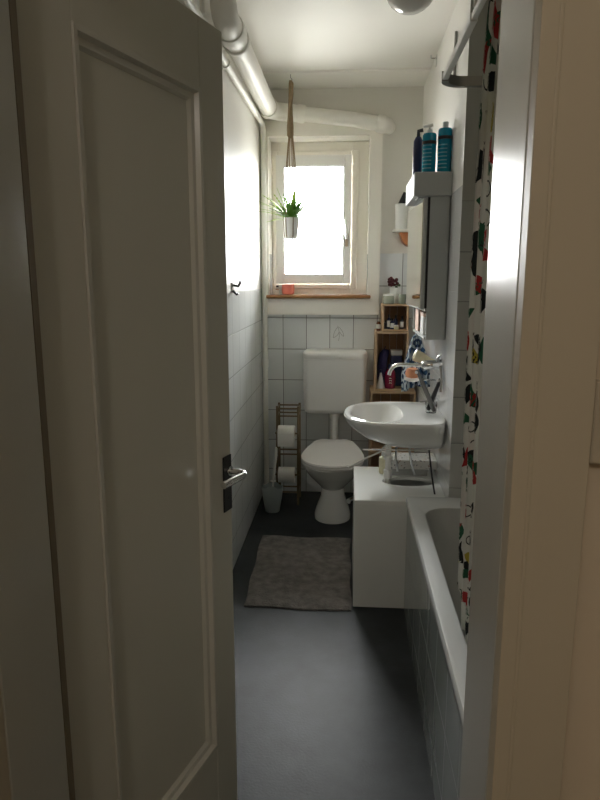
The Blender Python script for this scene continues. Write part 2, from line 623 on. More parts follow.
def mould(s0, s1, z0, z1, wd, t0, t1):
    pts = [(s0, z0), (s1, z0), (s1, z1), (s0, z1)]
    inn = [(s0 + wd, z0 + wd), (s1 - wd, z0 + wd), (s1 - wd, z1 - wd), (s0 + wd, z1 - wd)]
    mid = [(s0 + wd * .7, z0 + wd * .7), (s1 - wd * .7, z0 + wd * .7), (s1 - wd * .7, z1 - wd * .7), (s0 + wd * .7, z1 - wd * .7)]
    R = []
    for ring, t in ((pts, -0.016), (pts, t1), (mid, t1 - 0.001), (inn, t0), (inn, -0.016)):
        R.append([bm.verts.new(P0 + sd * (s - DW) + td * t + Vector((0, 0, z))) for s, z in ring])
    for i in range(len(R) - 1):
        for j in range(4):
            bm.faces.new((R[i][j], R[i][(j + 1) % 4], R[i + 1][(j + 1) % 4], R[i + 1][j]))


mould(0.108, DW - 0.092, PB, PT, 0.012, -0.006, 0.004)
mould(0.120, DW - 0.104, PB + 0.012, PT - 0.012, 0.014, -0.013, -0.006)
obj('panel_moulding', bm, 'moulding', droot)
# lock plate, keyhole and lever
bm = B()
dbox(bm, DW - 0.040, DW - 0.004, 0.0005, 0.004, 0.975, 1.100)
pl = obj('lock_plate', bm, 'black', droot, bevel=0.002, label='black lock plate')


def dpt(s, t, z):
    return tuple(P0 + sd * (s - DW) + td * t + Vector((0, 0, z)))


bm = B()
tube(bm, [dpt(DW - 0.020, 0.002, 1.066), dpt(DW - 0.020, 0.010, 1.066)], 0.011, 16)
pts = [dpt(DW - 0.020, 0.008, 1.066), dpt(DW - 0.020, 0.020, 1.066)] + arc(dpt(DW - 0.020, 0.026, 1.066), dpt(DW - 0.016, 0.046, 1.065), dpt(DW - 0.034, 0.048, 1.064), 6)
pts += [dpt(DW - 0.055, 0.046, 1.064), dpt(DW - 0.085, 0.041, 1.063), dpt(DW - 0.105, 0.038, 1.062)]
tube(bm, pts, [0.007, 0.006] + [0.0065] * 7 + [0.0075, 0.0085, 0.0075], 14)
obj('door_handle', bm, 'chrome', droot, smooth=True, label='chrome lever handle')
bm = B()
tube(bm, [dpt(DW - 0.020, 0.004, 1.005), dpt(DW - 0.020, 0.0055, 1.005)], 0.004, 10)
obj('keyhole', bm, 'dark', droot)
for z in (0.30, 1.62):
    bm = B()
    tube(bm, [dpt(-0.006, 0.0, z - 0.04), dpt(-0.006, 0.0, z + 0.04)], 0.007, 10)
    obj('hinge', bm, 'steel', droot)

# light switch on the hall wall
sw = thing('light_switch', 'cream light switch on the hallway wall right of the door casing', 'light switch', (0.285, 0.66, 1.34))
bobj('switch_plate', 0.243, 0.325, 0.646, 0.6595, 1.295, 1.380, 'casing', sw, bevel=0.003)
bobj('rocker', 0.262, 0.306, 0.641, 0.6458, 1.315, 1.360, 'casing', sw, bevel=0.002)

# ------------------------------------------------------------------ window
# board surround on the wall
bm = B()
for a in ((-0.573, WX0, 1.235, 2.445), (WX1, 0.198, 1.235, 2.445), (WX0, WX1, 1.235, 1.34), (WX0, WX1, WZ1, 2.445)):
    box(bm, a[0], a[1], YB - 0.038, YB, a[2], a[3])
obj('trim_5', bm, 'surround', kind='structure')
win = thing('window_1', None, None, (-0.2, 4.50, 1.36), kind='structure')


def rectframe(bm, x0, x1, z0, z1, wd, y0, y1):
    box(bm, x0, x0 + wd, y0, y1, z0, z1)
    box(bm, x1 - wd, x1, y0, y1, z0, z1)
    box(bm, x0 + wd, x1 - wd, y0, y1, z0, z0 + wd)
    box(bm, x0 + wd, x1 - wd, y0, y1, z1 - wd, z1)


YW = 4.49


def rectframe4(bm, x0, x1, z0, z1, wl, wr, wb, wt, y0, y1):
    box(bm, x0, x0 + wl, y0, y1, z0, z1)
    box(bm, x1 - wr, x1, y0, y1, z0, z1)
    box(bm, x0 + wl, x1 - wr, y0, y1, z0, z0 + wb)
    box(bm, x0 + wl, x1 - wr, y0, y1, z1 - wt, z1)


bm = B()
rectframe4(bm, WX0, WX1, 1.36, WZ1, 0.050, 0.105, 0.07, 0.085, YW, YW + 0.07)
obj('window_frame', bm, 'surround', win, bevel=0.004)
bm = B()
rectframe4(bm, -0.518, 0.052, 1.400, 2.295, 0.030, 0.046, 0.038, 0.034, YW - 0.014, YW - 0.0005)
obj('frame_bead', bm, 'surround', win, bevel=0.006)
bm = B()
rectframe4(bm, -0.491, 0.010, 1.434, 2.264, 0.051, 0.051, 0.062, 0.066, YW - 0.045, YW - 0.0145)
rectframe4(bm, -0.444, -0.037, 1.492, 2.202, 0.010, 0.010, 0.010, 0.010, YW - 0.036, YW + 0.02)
obj('window_sash', bm, 'sash', win, bevel=0.004)
bobj('window_pane', -0.435, -0.046, YW, YW + 0.006, 1.501, 2.193, 'pane', win)
bm = B()
box(bm, -0.030, -0.008, YW - 0.050, YW - 0.045, 1.68, 1.76)
tube(bm, [(-0.019, YW - 0.05, 1.73), (-0.019, YW - 0.085, 1.73), (-0.020, YW - 0.090, 1.74), (-0.030, YW - 0.090, 1.85)], 0.008, 10)
obj('window_handle', bm, 'chrome', win, smooth=True)
# wooden sill
bm = B()
box(bm, -0.555, 0.142, YB - 0.068, YW + 0.0, 1.342, 1.364)
obj('window_sill', bm, 'sill', win, bevel=0.006, seg=3)

# faint sprig drawn on one tile
bm = B()
Y0 = YB - 0.001
for a, c, d in (((-0.065, 1.06), (-0.05, 1.10), (-0.07, 1.16)), ((-0.07, 1.15), (-0.095, 1.13), (-0.10, 1.08)),
                ((-0.06, 1.15), (-0.03, 1.12), (-0.03, 1.09)), ((-0.10, 1.08), (-0.07, 1.09), (-0.06, 1.12)), ((-0.03, 1.09), (-0.05, 1.10), (-0.055, 1.12))):
    tube(bm, [(x_, Y0, z_) for x_, _, z_ in arc((a[0], 0, a[1]), (c[0], 0, c[1]), (d[0], 0, d[1]), 5)], 0.0016, 6)
obj('trim_6', bm, 'line', kind='structure')

# ------------------------------------------------------------------ pipes
dp = thing('drain_pipe', 'thick white drain pipe running under the ceiling and bending along the window wall', 'pipe', (-0.48, 2.72, ZC))
PR = 0.052
PX, PZ = -0.497, 2.475
bm = B()
pts = [(PX + 0.0, 2.70, ZC)] + arc((PX, 2.70, 2.53), (PX, 2.70, PZ), (PX, 2.80, PZ), 8) + [(PX, 3.4, PZ)] + arc((PX, 4.14, PZ), (PX, 4.27, PZ + 0.02), (PX + 0.12, 4.275, PZ + 0.010), 8)
NP = len(pts)
pts += [(PX + 0.20, 4.275, 2.475), (0.0, 4.275, 2.440), (0.21, 4.278, 2.406), (0.225, 4.29, 2.404), (0.235, YB, 2.403)]
tube(bm, pts, [PR] * NP + [0.044] * 5, 24)
obj('pipe_run', bm, 'pipe', dp, smooth=True)
for (a, b_) in (((PX, 2.83, PZ), (PX, 2.92, PZ)), ((PX, 2.97, PZ), (PX, 3.00, PZ)), ((PX, 4.08, PZ), (PX, 4.13, PZ)), ((PX + 0.16, 4.275, 2.480), (PX + 0.21, 4.275, 2.474)), ((0.16, 4.277, 2.414), (0.215, 4.279, 2.405)), ((PX, 2.70, 2.56), (PX, 2.70, 2.62))):
    bm = B()
    va, vb = Vector(a), Vector(b_)
    d = (vb - va)
    q_ = 0.044 if va.x > PX + .1 else PR
    tube(bm, [va - d * .01, va, va + d * .2, va + d * .8, vb, vb + d * .01], [q_ + 0.001, q_ + 0.006, q_ + 0.009, q_ + 0.009, q_ + 0.006, q_ + 0.001], 24)
    obj('pipe_collar', bm, 'pipe', dp, smooth=True)
wp = thing('water_pipe', 'thin white water pipe running down the corner left of the window', 'pipe', (-0.552, 4.30, 0.0))
QX = -0.552
bm = B()
pts = [(QX, 1.4, 2.385), (QX, 3.0, 2.40)] + arc((QX, 4.22, 2.413), (QX, 4.285, 2.413), (QX, 4.285, 2.35), 6) + [(QX, 4.285, 1.2), (QX, 4.285, 0.0)]
tube(bm, pts, 0.0175, 16)
obj('pipe_run', bm, 'pipe', wp, smooth=True)
for z in (1.44, 0.885):
    bm = B()
    tube(bm, [(QX, 4.285, z), (QX, 4.285, z + 0.05)], 0.0215, 16)
    box(bm, XL + 0.0005, QX, 4.275, 4.295, z + 0.015, z + 0.035)
    obj('pipe_clip', bm, 'pipe', wp, smooth=True)
bm = B()
tube(bm, [(QX, 3.02, 2.40), (QX, 3.06, 2.40)], 0.0215, 16)
box(bm, XL + 0.0005, QX, 3.03, 3.05, 2.39, 2.41)
obj('pipe_clip', bm, 'pipe', wp, smooth=True)
bm = B()
tube(bm, [(-0.548, 2.56, 0.012), (-0.548, 2.56, 2.36)], 0.011, 12)
tube(bm, [(-0.548, 2.56, 2.425), (-0.548, 2.56, ZC - 0.001)], 0.011, 12)
ris = obj('riser_pipe', bm, 'pipe', wp, smooth=True)

# ------------------------------------------------------------------ ceiling lamp
lt = thing('ceiling_lamp', 'round opal glass ceiling lamp, switched off, at the top of the picture', 'lamp', (0.218, 2.72, ZC))
bm = B()
lathe(bm, 0.218, 2.72, [(0.07, ZC - 0.001), (0.07, ZC - 0.02), (0.06, ZC - 0.03)], 32)
obj('lamp_base', bm, 'plastic', lt, smooth=True)
bm = B()
ball(bm, (0.218, 2.72, ZC - 0.092), 0.095, 0.85, 32, 14)
obj('lamp_shade', bm, 'opal', lt, smooth=True)

# hall lamp that lights the hallway side, behind the camera
hl = thing('hall_lamp', 'warm hallway ceiling lamp behind the viewer, outside the photo', 'lamp', (-0.35, -1.0, ZC))
bm = B()
lathe(bm, -0.35, -1.0, [(0.05, ZC - 0.001), (0.05, ZC - 0.03)], 24)
obj('lamp_base', bm, 'plastic', hl)
pl_ = bpy.data.lights.new('hall_bulb', 'POINT')
pl_.energy = HALL_POWER
pl_.color = (1.0, 0.90, 0.78)
pl_.shadow_soft_size = 0.12
po = bpy.data.objects.new('hall_bulb', pl_)
po.location = (-0.35, -1.0, ZC - 0.25)
COL.objects.link(po)

# ------------------------------------------------------------------ bathtub
tub = thing('bathtub', 'white built-in bathtub with grey tiled side along the right wall', 'bathtub', (0.64, 1.78, 0))
TY0, TY1 = 0.86, 2.728
TX0, TX1 = 0.262, XA - 0.002


def rrect(x0, x1, y0, y1, z, r, n=8):
    out = []
    for cx, cy, a0 in ((x1 - r, y1 - r, 0), (x0 + r, y1 - r, PI / 2), (x0 + r, y0 + r, PI), (x1 - r, y0 + r, 1.5 * PI)):
        for k in range(n + 1):
            a = a0 + PI / 2 * k / n
            out.append((cx + r * math.cos(a), cy + r * math.sin(a), z))
    return out


bm = B()
rings = [rrect(TX0 + 0.004, TX1, TY0, TY1, 0.500, 0.01),
         rrect(TX0, TX1, TY0, TY1, 0.505, 0.012),
         rrect(TX0, TX1, TY0, TY1, 0.530, 0.012),
         rrect(TX0 + 0.004, TX1 - 0.002, TY0 + .004, TY1 - .002, 0.538, 0.012),
         rrect(TX0 + 0.012, TX1 - 0.01, TY0 + .012, TY1 - .01, 0.540, 0.012),
         rrect(TX0 + 0.052, TX1 - 0.05, TY0 + .07, TY1 - .10, 0.538, 0.09),
         rrect(TX0 + 0.060, TX1 - 0.058, TY0 + .08, TY1 - .115, 0.530, 0.10)]
loft(bm, rings, False, False)
obj('tub_rim', bm, 'enamel', tub, smooth=True)
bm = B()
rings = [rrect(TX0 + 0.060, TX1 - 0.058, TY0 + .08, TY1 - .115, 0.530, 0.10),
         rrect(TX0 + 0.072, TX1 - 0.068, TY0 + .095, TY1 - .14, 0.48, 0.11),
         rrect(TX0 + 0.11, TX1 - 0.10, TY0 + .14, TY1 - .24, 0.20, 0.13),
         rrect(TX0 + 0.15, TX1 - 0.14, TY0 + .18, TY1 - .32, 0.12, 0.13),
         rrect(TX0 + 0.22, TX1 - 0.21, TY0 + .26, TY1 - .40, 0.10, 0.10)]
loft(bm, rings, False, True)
obj('tub_interior', bm, 'enamel_grey', tub, smooth=True)
bobj('tiled_panel', 0.268, 0.285, 0.86, 2.728, 0.0, 0.502, 'tub_tiles', tub, label='glossy grey tiled side')

# ------------------------------------------------------------------ low cabinet beneath the basin
cab = thing('washbasin_cabinet', 'low white boxed cabinet beneath the washbasin, next to the bath', 'cabinet', (0.245, 3.0, 0))
CX0, CX1, CY0, CY1, CZ = 0.038, 0.4445, 2.732, 3.255, 0.512
bm = B()
box(bm, CX0, CX0 + 0.016, CY0 + 0.016, CY1, 0.004, CZ - 0.0165)
box(bm, CX1 - 0.016, CX1, CY0 + 0.016, CY1, 0.004, CZ - 0.0165)
box(bm, CX0 + 0.016, CX1 - 0.016, CY1 - 0.016, CY1, 0.004, CZ - 0.0165)
box(bm, CX0 + 0.016, CX1 - 0.016, CY0 + 0.016, CY1 - 0.016, 0.004, 0.02)
obj('carcass', bm, 'laminate', cab)
bobj('front_panel', CX0, CX1, CY0, CY0 + 0.0155, 0.004, CZ - 0.0165, 'laminate', cab, bevel=0.001)
bm = B()
NH = 40
hc, hrx, hry = (0.300, 3.02), 0.125, 0.072


def rectpt(a):
    ca, sa = math.cos(a), math.sin(a)
    sx = ((CX1 - hc[0]) if ca > 0 else (hc[0] - CX0)) / max(abs(ca), 1e-6)
    sy = ((CY1 - hc[1]) if sa > 0 else (hc[1] - CY0)) / max(abs(sa), 1e-6)
    s = min(sx, sy)
    return (hc[0] + ca * s, hc[1] + sa * s)


angs = sorted([2 * PI * k / NH for k in range(NH)] + [math.atan2(dy, dx) % (2 * PI) for dx in (CX1 - hc[0], CX0 - hc[0]) for dy in (CY1 - hc[1], CY0 - hc[1])])
ro = [rectpt(a) for a in angs]
ri = [(hc[0] + hrx * math.cos(a), hc[1] + hry * math.sin(a)) for a in angs]
loft(bm, [[(x_, y_, CZ) for x_, y_ in ro], [(x_, y_, CZ) for x_, y_ in ri], [(x_, y_, CZ - 0.016) for x_, y_ in ri], [(x_, y_, CZ - 0.016) for x_, y_ in ro]], closed=True)
obj('cabinet_top', bm, 'laminate', cab, label='white top with an oval cut-out for the waste pipe')

# ------------------------------------------------------------------ washbasin
ws = thing('washbasin', 'white ceramic washbasin fixed to the right wall with a waste pipe below', 'washbasin', (XR, 3.05, 0.70))


def dring(x0, x1, yc, ry, z, n=56, e=2.4, er=None, tilt=0.0):
    """D shaped ring: round towards -x, squarer towards the wall at +x."""
    xm = x0 + (x1 - x0) * 0.55
    out = []
    for k in range(n):
        a = 2 * PI * k / n
        ca, sa = math.cos(a), math.sin(a)
        ee = (er or 5.0) if ca > 0 else e
        rx = (x1 - xm) if ca > 0 else (xm - x0)
        xx = xm + rx * math.copysign(abs(ca) ** (2 / ee), ca)
        yy = yc + ry * math.copysign(abs(sa) ** (2 / ((er or 5.0) if ca > 0 else e)), sa)
        out.append((xx, yy, z + tilt * (xx - x0)))
    return out


YS = 3.045
W1 = XR - 0.001
bm = B()
rings = [dring(0.24, W1, YS, 0.10, 0.700), dring(0.16, W1, YS, 0.16, 0.712), dring(0.075, W1, YS, 0.215, 0.745), dring(0.015, W1, YS, 0.25, 0.79),
         dring(-0.012, W1, YS, 0.265, 0.825), dring(-0.016, W1, YS, 0.268, 0.838), dring(-0.010, W1, YS, 0.264, 0.847), dring(0.004, W1 - 0.004, YS, 0.254, 0.850),
         dring(0.014, 0.262, YS, 0.216, 0.846, er=2.6), dring(0.022, 0.254, YS, 0.206, 0.835, er=2.6), dring(0.045, 0.236, YS, 0.18, 0.78, er=2.4),
         dring(0.085, 0.21, YS, 0.12, 0.735, er=2.2), dring(0.125, 0.18, YS, 0.04, 0.722, er=2.2)]
loft(bm, rings, True, True)
obj('basin', bm, 'porcelain', ws, smooth=True)
bm = B()
lathe(bm, 0.152, YS, [(0.02, 0.7225), (0.02, 0.7255), (0.012, 0.7262)], 20)
obj('waste_plug', bm, 'chrome', ws, smooth=True)
bm = B()
lathe(bm, 0.20, 3.03, [(0.014, 0.70), (0.014, 0.64), (0.022, 0.636), (0.022, 0.62), (0.014, 0.615), (0.014, 0.57), (0.021, 0.565), (0.021, 0.53), (0.014, 0.525), (0.014, 0.46)], 20)
obj('waste_pipe', bm, 'plastic', ws, smooth=True, label='white waste trap')
bm = B()
tube(bm, [(0.30, YS, 0.715), (0.30, YS - 0.02, 0.67), (0.31, YS - 0.01, 0.60), (0.33, YS, 0.54)], 0.006, 8)
tube(bm, [(0.24, YS + 0.02, 0.71), (0.24, YS + 0.02, 0.62), (0.25, YS + 0.01, 0.55)], 0.006, 8)
obj('supply_hose', bm, 'chrome', ws, smooth=True)
bm = B()
tube(bm, arc((0.375, 2.90, 0.715), (0.385, 2.86, 0.60), (0.40, 2.83, 0.515), 8), 0.004, 8)
obj('cable', bm, 'dark', ws, smooth=True)
# slim rail below the basin
bm = B()
tube(bm, [(0.075, 2.88, 0.705), (0.35, 2.88, 0.706), (0.41, 2.90, 0.715), (W1, 2.92, 0.725)], 0.004, 8)
obj('towel_rail', bm, 'chrome', ws, smooth=True)
bm = B()
tube(bm, [(0.005, 2.87, 0.62), (0.085, 2.92, 0.65), (0.155, 2.95, 0.675), (0.19, 3.0, 0.70)], 0.0045, 8)
obj('flexible_hose', bm, 'plastic', ws, smooth=True, label='thin white hose')

# ------------------------------------------------------------------ wall tap
tp = thing('wall_tap', 'chrome wall-mounted mixer tap with a long swan spout above the washbasin', 'tap', (XR, 3.05, 1.07))
bm = B()
tube(bm, [(XR - 0.001, 3.05, 1.075), (XR - 0.012, 3.05, 1.075), (XR - 0.014, 3.05, 1.075)], [0.03, 0.03, 0.02], 20)
tube(bm, [(XR - 0.002, 3.05, 1.075), (0.40, 3.05, 1.075), (0.36, 3.05, 1.075), (0.345, 3.05, 1.074)], [0.018, 0.022, 0.021, 0.012], 20)
obj('tap_body', bm, 'chrome', tp, smooth=True)
bm = B()
tube(bm, [(0.36, 3.05, 1.074), (0.26, 3.05, 1.075)] + arc((0.245, 3.05, 1.075), (0.205, 3.05, 1.073), (0.195, 3.05, 1.025), 8), 0.009, 14)
obj('spout', bm, 'chrome', tp, smooth=True)
bm = B()
tube(bm, [(0.42, 3.05, 1.09), (0.423, 3.04, 1.115), (0.436, 3.035, 1.125)], [0.014, 0.008, 0.005], 12)
obj('lever', bm, 'chrome', tp, smooth=True)
bm = B()
tube(bm, arc((0.430, 3.03, 1.07), (0.437, 3.0, 1.01), (0.432, 3.0, 0.955), 6), [0.006] * 7, 10)
obj('shower_outlet', bm, 'steel', tp, smooth=True)
# small angle stop valve low on the wall
vl = thing('stop_valve', 'small chrome stop valve on the tiles just above the washbasin deck', 'valve', (XR, 3.12, 0.905))
bm = B()
tube(bm, [(XR - 0.001, 3.12, 0.905), (0.425, 3.12, 0.905)], 0.014, 12)
obj('valve_body', bm, 'chrome', vl, smooth=True)
bm = B()
tube(bm, [(0.425, 3.12, 0.905), (0.395, 3.12, 0.89), (0.35, 3.12, 0.885)], [0.008, 0.006, 0.004], 10)
obj('valve_handle', bm, 'steel', vl, smooth=True)

# tumbler and toothbrushes on the deck
tum = thing('tumbler', 'clear glass tumbler holding toothbrushes on the washbasin deck', 'tumbler', (0.395, 3.03, 0.851))
bm = B()
lathe(bm, 0.395, 3.03, [(0.024, 0.8515), (0.027, 0.90), (0.0262, 0.90), (0.0235, 0.853)], 24)
obj('glass_body', bm, 'thin_glass', tum, smooth=True)


def toothbrush(p0, p1, label, mt):
    t = thing('toothbrush', label, 'toothbrush', p0, 'toothbrushes in the glass tumbler')
    a, b_ = Vector(p0), Vector(p1)
    d = b_ - a
    bm = B()
    tube(bm, [a, a + d * .05, a + d * .5, a + d * .75, b_], [0.008, 0.011, 0.011, 0.009, 0.008], 10)
    obj('brush_handle', bm, mt, t, smooth=True)
    bm = B()
    c = a + d * .93
    tube(bm, [c, c + Vector((-0.012, -0.006, 0.004))], 0.007, 8)
    obj('bristles', bm, 'white_label', t)
    return t


toothbrush((0.409, 3.018, 0.860), (0.322, 3.02, 1.055), 'thick grey toothbrush leaning left in the glass tumbler', 'brush_grey')
toothbrush((0.382, 3.042, 0.860), (0.436, 3.045, 1.01), 'dark slim toothbrush leaning right towards the tap in the tumbler', 'dark')

# ------------------------------------------------------------------ mirror cabinet
mc = thing('mirror_cabinet', 'grey wall cabinet with mirror door and boxy cornice above the washbasin', 'cabinet', (XR, 3.2, 1.2))
MY0, MY1, MX = 3.0, 3.52, 0.345
bobj('gap_shade_strip', MX - 0.001, MX + 0.0085, MY0 + 0.002, MY0 + 0.016, 1.34, 1.826, 'black', mc)  # black strip painted in for the dark shade between mirror door and side
bobj('side_panel', MX + 0.009, XR - 0.009, MY0, MY0 + 0.016, 1.197, 1.828, 'cabinet', mc, bevel=0.001)
bobj('side_panel', MX, XR - 0.001, MY1 - 0.016, MY1, 1.197, 1.828, 'cabinet', mc, bevel=0.001)
bobj('back_panel', XR - 0.008, XR - 0.001, MY0 + 0.016, MY1 - 0.016, 1.197, 1.828, 'cabinet', mc)
bobj('shelf', MX + 0.002, XR - 0.008, MY0 + 0.016, MY1 - 0.016, 1.325, 1.34, 'cabinet', mc)
bobj('shelf', MX + 0.002, XR - 0.008, MY0 + 0.016, MY1 - 0.016, 1.197, 1.209, 'cabinet', mc)
bm = B()
box(bm, 0.280, XR - 0.001, 2.995, 3.42, 1.830, 1.932)
obj('cornice', bm, 'cabinet', mc, bevel=0.004, label='pale boxy cornice')
bm = B()
vs = box(bm, 0, 0.016, 0.0, 0.515, 1.335, 1.822)
R_ = Matrix.Rotation(math.radians(2.0), 4, 'Z')
for v_ in vs:
    v_.co = R_ @ v_.co + Vector((MX - 0.019, MY0 + 0.003, 0))
dr = obj('mirror_door', bm, 'cabinet', mc, bevel=0.001)
bm = B()
vs = box(bm, -0.004, -0.0005, 0.006, 0.509, 1.341, 1.816)
for v_ in vs:
    v_.co = R_ @ v_.co + Vector((MX - 0.019, MY0 + 0.003, 0))
obj('mirror', bm, 'mirror', dr)
bm = B()
tube(bm, [(0.325, 3.05, 1.829), (0.300, 3.02, 1.826), (0.300, 3.10, 1.826)], 0.004, 8)
obj('cornice_wire', bm, 'chrome', mc)


def bottle(name, label, cat, x, y, z, prof, mt, cap=None, capmt='white_label', lab=None, labmt='white_label', group=None, n=20, flat=1.0):
    t = thing(name, label, cat, (x, y, z), group)
    bm = B()
    lathe(bm, x, y, [(r, z + h) for r, h in prof], n)
    if flat != 1.0:
        for v_ in bm.verts:
            v_.co.y = y + (v_.co.y - y) * flat
    obj('bottle_body' if name != 'jar' else 'jar_body', bm, mt, t, smooth=True)
    if cap:
        bm = B()
        lathe(bm, x, y, [(r, z + h) for r, h in cap], n)
        obj('cap', bm, capmt, t, smooth=True)
    if lab:
        bm = B()
        r, h0, h1 = lab
        lathe(bm, x, y, [(r, z + h0), (r, z + h1)], n, True, True)
        if flat != 1.0:
            for v_ in bm.verts:
                v_.co.y = y + (v_.co.y - y) * flat
        obj('label', bm, labmt, t, smooth=True)
    return t


ZT = 1.9325
GB = 'bottles on top of the mirror cabinet'


def shampoo(x, y, h, label, pump):
    t = thing('shampoo_bottle', label, 'bottle', (x, y, ZT), GB)
    r = 0.0305
    bm = B()
    lathe(bm, x, y, [(r - .002, ZT), (r, ZT + .004), (r, ZT + h - .008), (r - .004, ZT + h - .001), (0.014, ZT + h)], 28)
    obj('bottle_body', bm, 'teal', t, smooth=True)
    bm = B()
    lathe(bm, x, y, [(r + .0008, ZT + h - .048), (r + .0008, ZT + h - .034)], 28)
    obj('black_band', bm, 'black', t, smooth=True)
    bm = B()
    for k in range(7):
        zz = ZT + 0.02 + k * 0.016
        lathe(bm, x, y, [(r + .0006, zz), (r + .0006, zz + .004)], 28)
    # keep only the text-like lines on the face towards the room
    bmesh.ops.delete(bm, geom=[v_ for v_ in bm.verts if v_.co.y > y - 0.012 or v_.co.x > x + 0.012], context='VERTS')
    obj('label_lines', bm, 'teal_label', t)
    bm = B()
    if pump:
        lathe(bm, x, y, [(0.012, ZT + h), (0.012, ZT + h + .015), (0.005, ZT + h + .017), (0.005, ZT + h + .03)], 16)
        tube(bm, [(x + .012, y, ZT + h + .035), (x - .03, y - .005, ZT + h + .028)], [0.008, 0.006], 10)
        obj('pump_head', bm, 'white_label', t, smooth=True)
    else:
        lathe(bm, x, y, [(0.013, ZT + h), (0.013, ZT + h + .025), (0.011, ZT + h + .027)], 16)
        obj('cap', bm, 'bucket', t, smooth=True)


shampoo(0.348, 3.07, 0.172, 'teal bottle with a white pump head on top of the mirror cabinet', True)
shampoo(0.4145, 3.06, 0.190, 'taller teal bottle with grey cap nearest the wall on the mirror cabinet', False)
t = thing('dark_bottle', 'slim navy bottle with bent black top, leftmost on the mirror cabinet', 'bottle', (0.305, 3.13, ZT), GB)
bm = B()
lathe(bm, 0.305, 3.13, [(0.02, ZT), (0.022, ZT + .01), (0.022, ZT + .15), (0.012, ZT + .17)], 20)
obj('bottle_body', bm, 'navy', t, smooth=True)
bm = B()
tube(bm, [(0.305, 3.13, ZT + .168), (0.305, 3.13, ZT + .195), (0.325, 3.125, ZT + .198)], 0.009, 12)
obj('nozzle', bm, 'black', t, smooth=True)

# things in the open niche of the mirror cabinet
t = thing('greeting_card', 'peach coloured folded card standing in the open niche below the mirror', 'card', (0.37, 3.40, 1.2095))
bm = B()
box(bm, 0.352, 0.354, 3.33, 3.47, 1.2095, 1.318)
obj('card_front', bm, 'peach', t)
bm = B()
vs = box(bm, 0, 0.002, 0, 0.14, 1.2095, 1.318)
for v_ in vs:
    v_.co = Matrix.Rotation(math.radians(-16), 4, 'Z') @ v_.co + Vector((0.3545, 3.33, 0))
obj('card_back', bm, 'peach', t)
t = thing('paper_box', 'small pale box in the niche below the mirror, near side', 'box', (0.38, 3.15, 1.2095))
bobj('box_body', 0.352, 0.41, 3.10, 3.22, 1.2095, 1.295, 'white_label', t, bevel=0.002)
bobj('box_lid', 0.351, 0.411, 3.099, 3.221, 1.2955, 1.312, 'peach', t, bevel=0.001)

# hanging towel on a hook
tw = thing('hand_towel', 'blue and white ring patterned hand towel hanging below the mirror cabinet', 'towel', (0.352, 3.42, 1.19))
bm = B()
NU, NV = 26, 24
G = []
for j in range(NV + 1):
    row = []
    v_ = j / NV
    wdt = 0.025 + 0.125 * min(1, v_ * 1.5) ** 0.8
    for i in range(NU + 1):
        u_ = i / NU - .5
        y_ = 3.42 + 0.022 * math.sin(i * 1.05 + 0.6) * (0.3 + v_)
        row.append(bm.verts.new((0.352 + 0.010 * v_ + u_ * wdt, y_, 1.186 - 0.27 * v_ - 0.05 * abs(u_) * v_ + 0.03 * u_)))
    G.append(row)
for j in range(NV):
    for i in range(NU):
        bm.faces.new((G[j][i], G[j][i + 1], G[j + 1][i + 1], G[j + 1][i]))
o = obj('towel_cloth', bm, 'towel', tw, smooth=True)
md = o.modifiers.new('thickness', 'SOLIDIFY'); md.thickness = 0.004
bm = B()
tube(bm, [(0.352, 3.42, 1.1965), (0.352, 3.42, 1.188), (0.358, 3.414, 1.183)], 0.003, 8)
obj('towel_hook', bm, 'chrome', tw)

# cream pouch and sponge near the tap
t = thing('soap_dispenser', 'pale conical dispenser lying behind the tap spout', 'dispenser', (0.36, 3.2, 1.09))
bm = B()
tube(bm, [(0.322, 3.2, 1.105), (0.328, 3.2, 1.103), (0.36, 3.2, 1.09), (0.40, 3.2, 1.072), (XR - 0.002, 3.2, 1.06)], [0.018, 0.030, 0.027, 0.018, 0.012], 20)
obj('dispenser_body', bm, 'cream', t, smooth=True)
t = thing('soap_holder', 'metal soap shelf on the tiles holding an orange sponge', 'soap holder', (0.38, 3.18, 0.985))
bm = B()
lathe(bm, 0.318, 3.18, [(0.02, 0.975), (0.038, 0.982), (0.040, 0.992), (0.037, 0.992), (0.018, 0.981)], 20)
obj('soap_dish', bm, 'plastic', t, smooth=True)
bm = B()
tube(bm, [(0.37, 3.18, 0.984), (XR - 0.001, 3.18, 0.984)], 0.005, 8)
obj('bracket', bm, 'chrome', t)
t = None
bm = B()
lathe(bm, 0.318, 3.18, [(0.016, 0.9925), (0.033, 0.998), (0.036, 1.015), (0.030, 1.035), (0.012, 1.042)], 16)
for v_ in bm.verts:
    v_.co += Vector((random.uniform(-1, 1), random.uniform(-1, 1), random.uniform(-.3, 1))) * 0.0025
obj('bath_sponge', bm, 'sponge', smooth=True, label='orange bath sponge on the small white dish under the spout', cat='sponge')

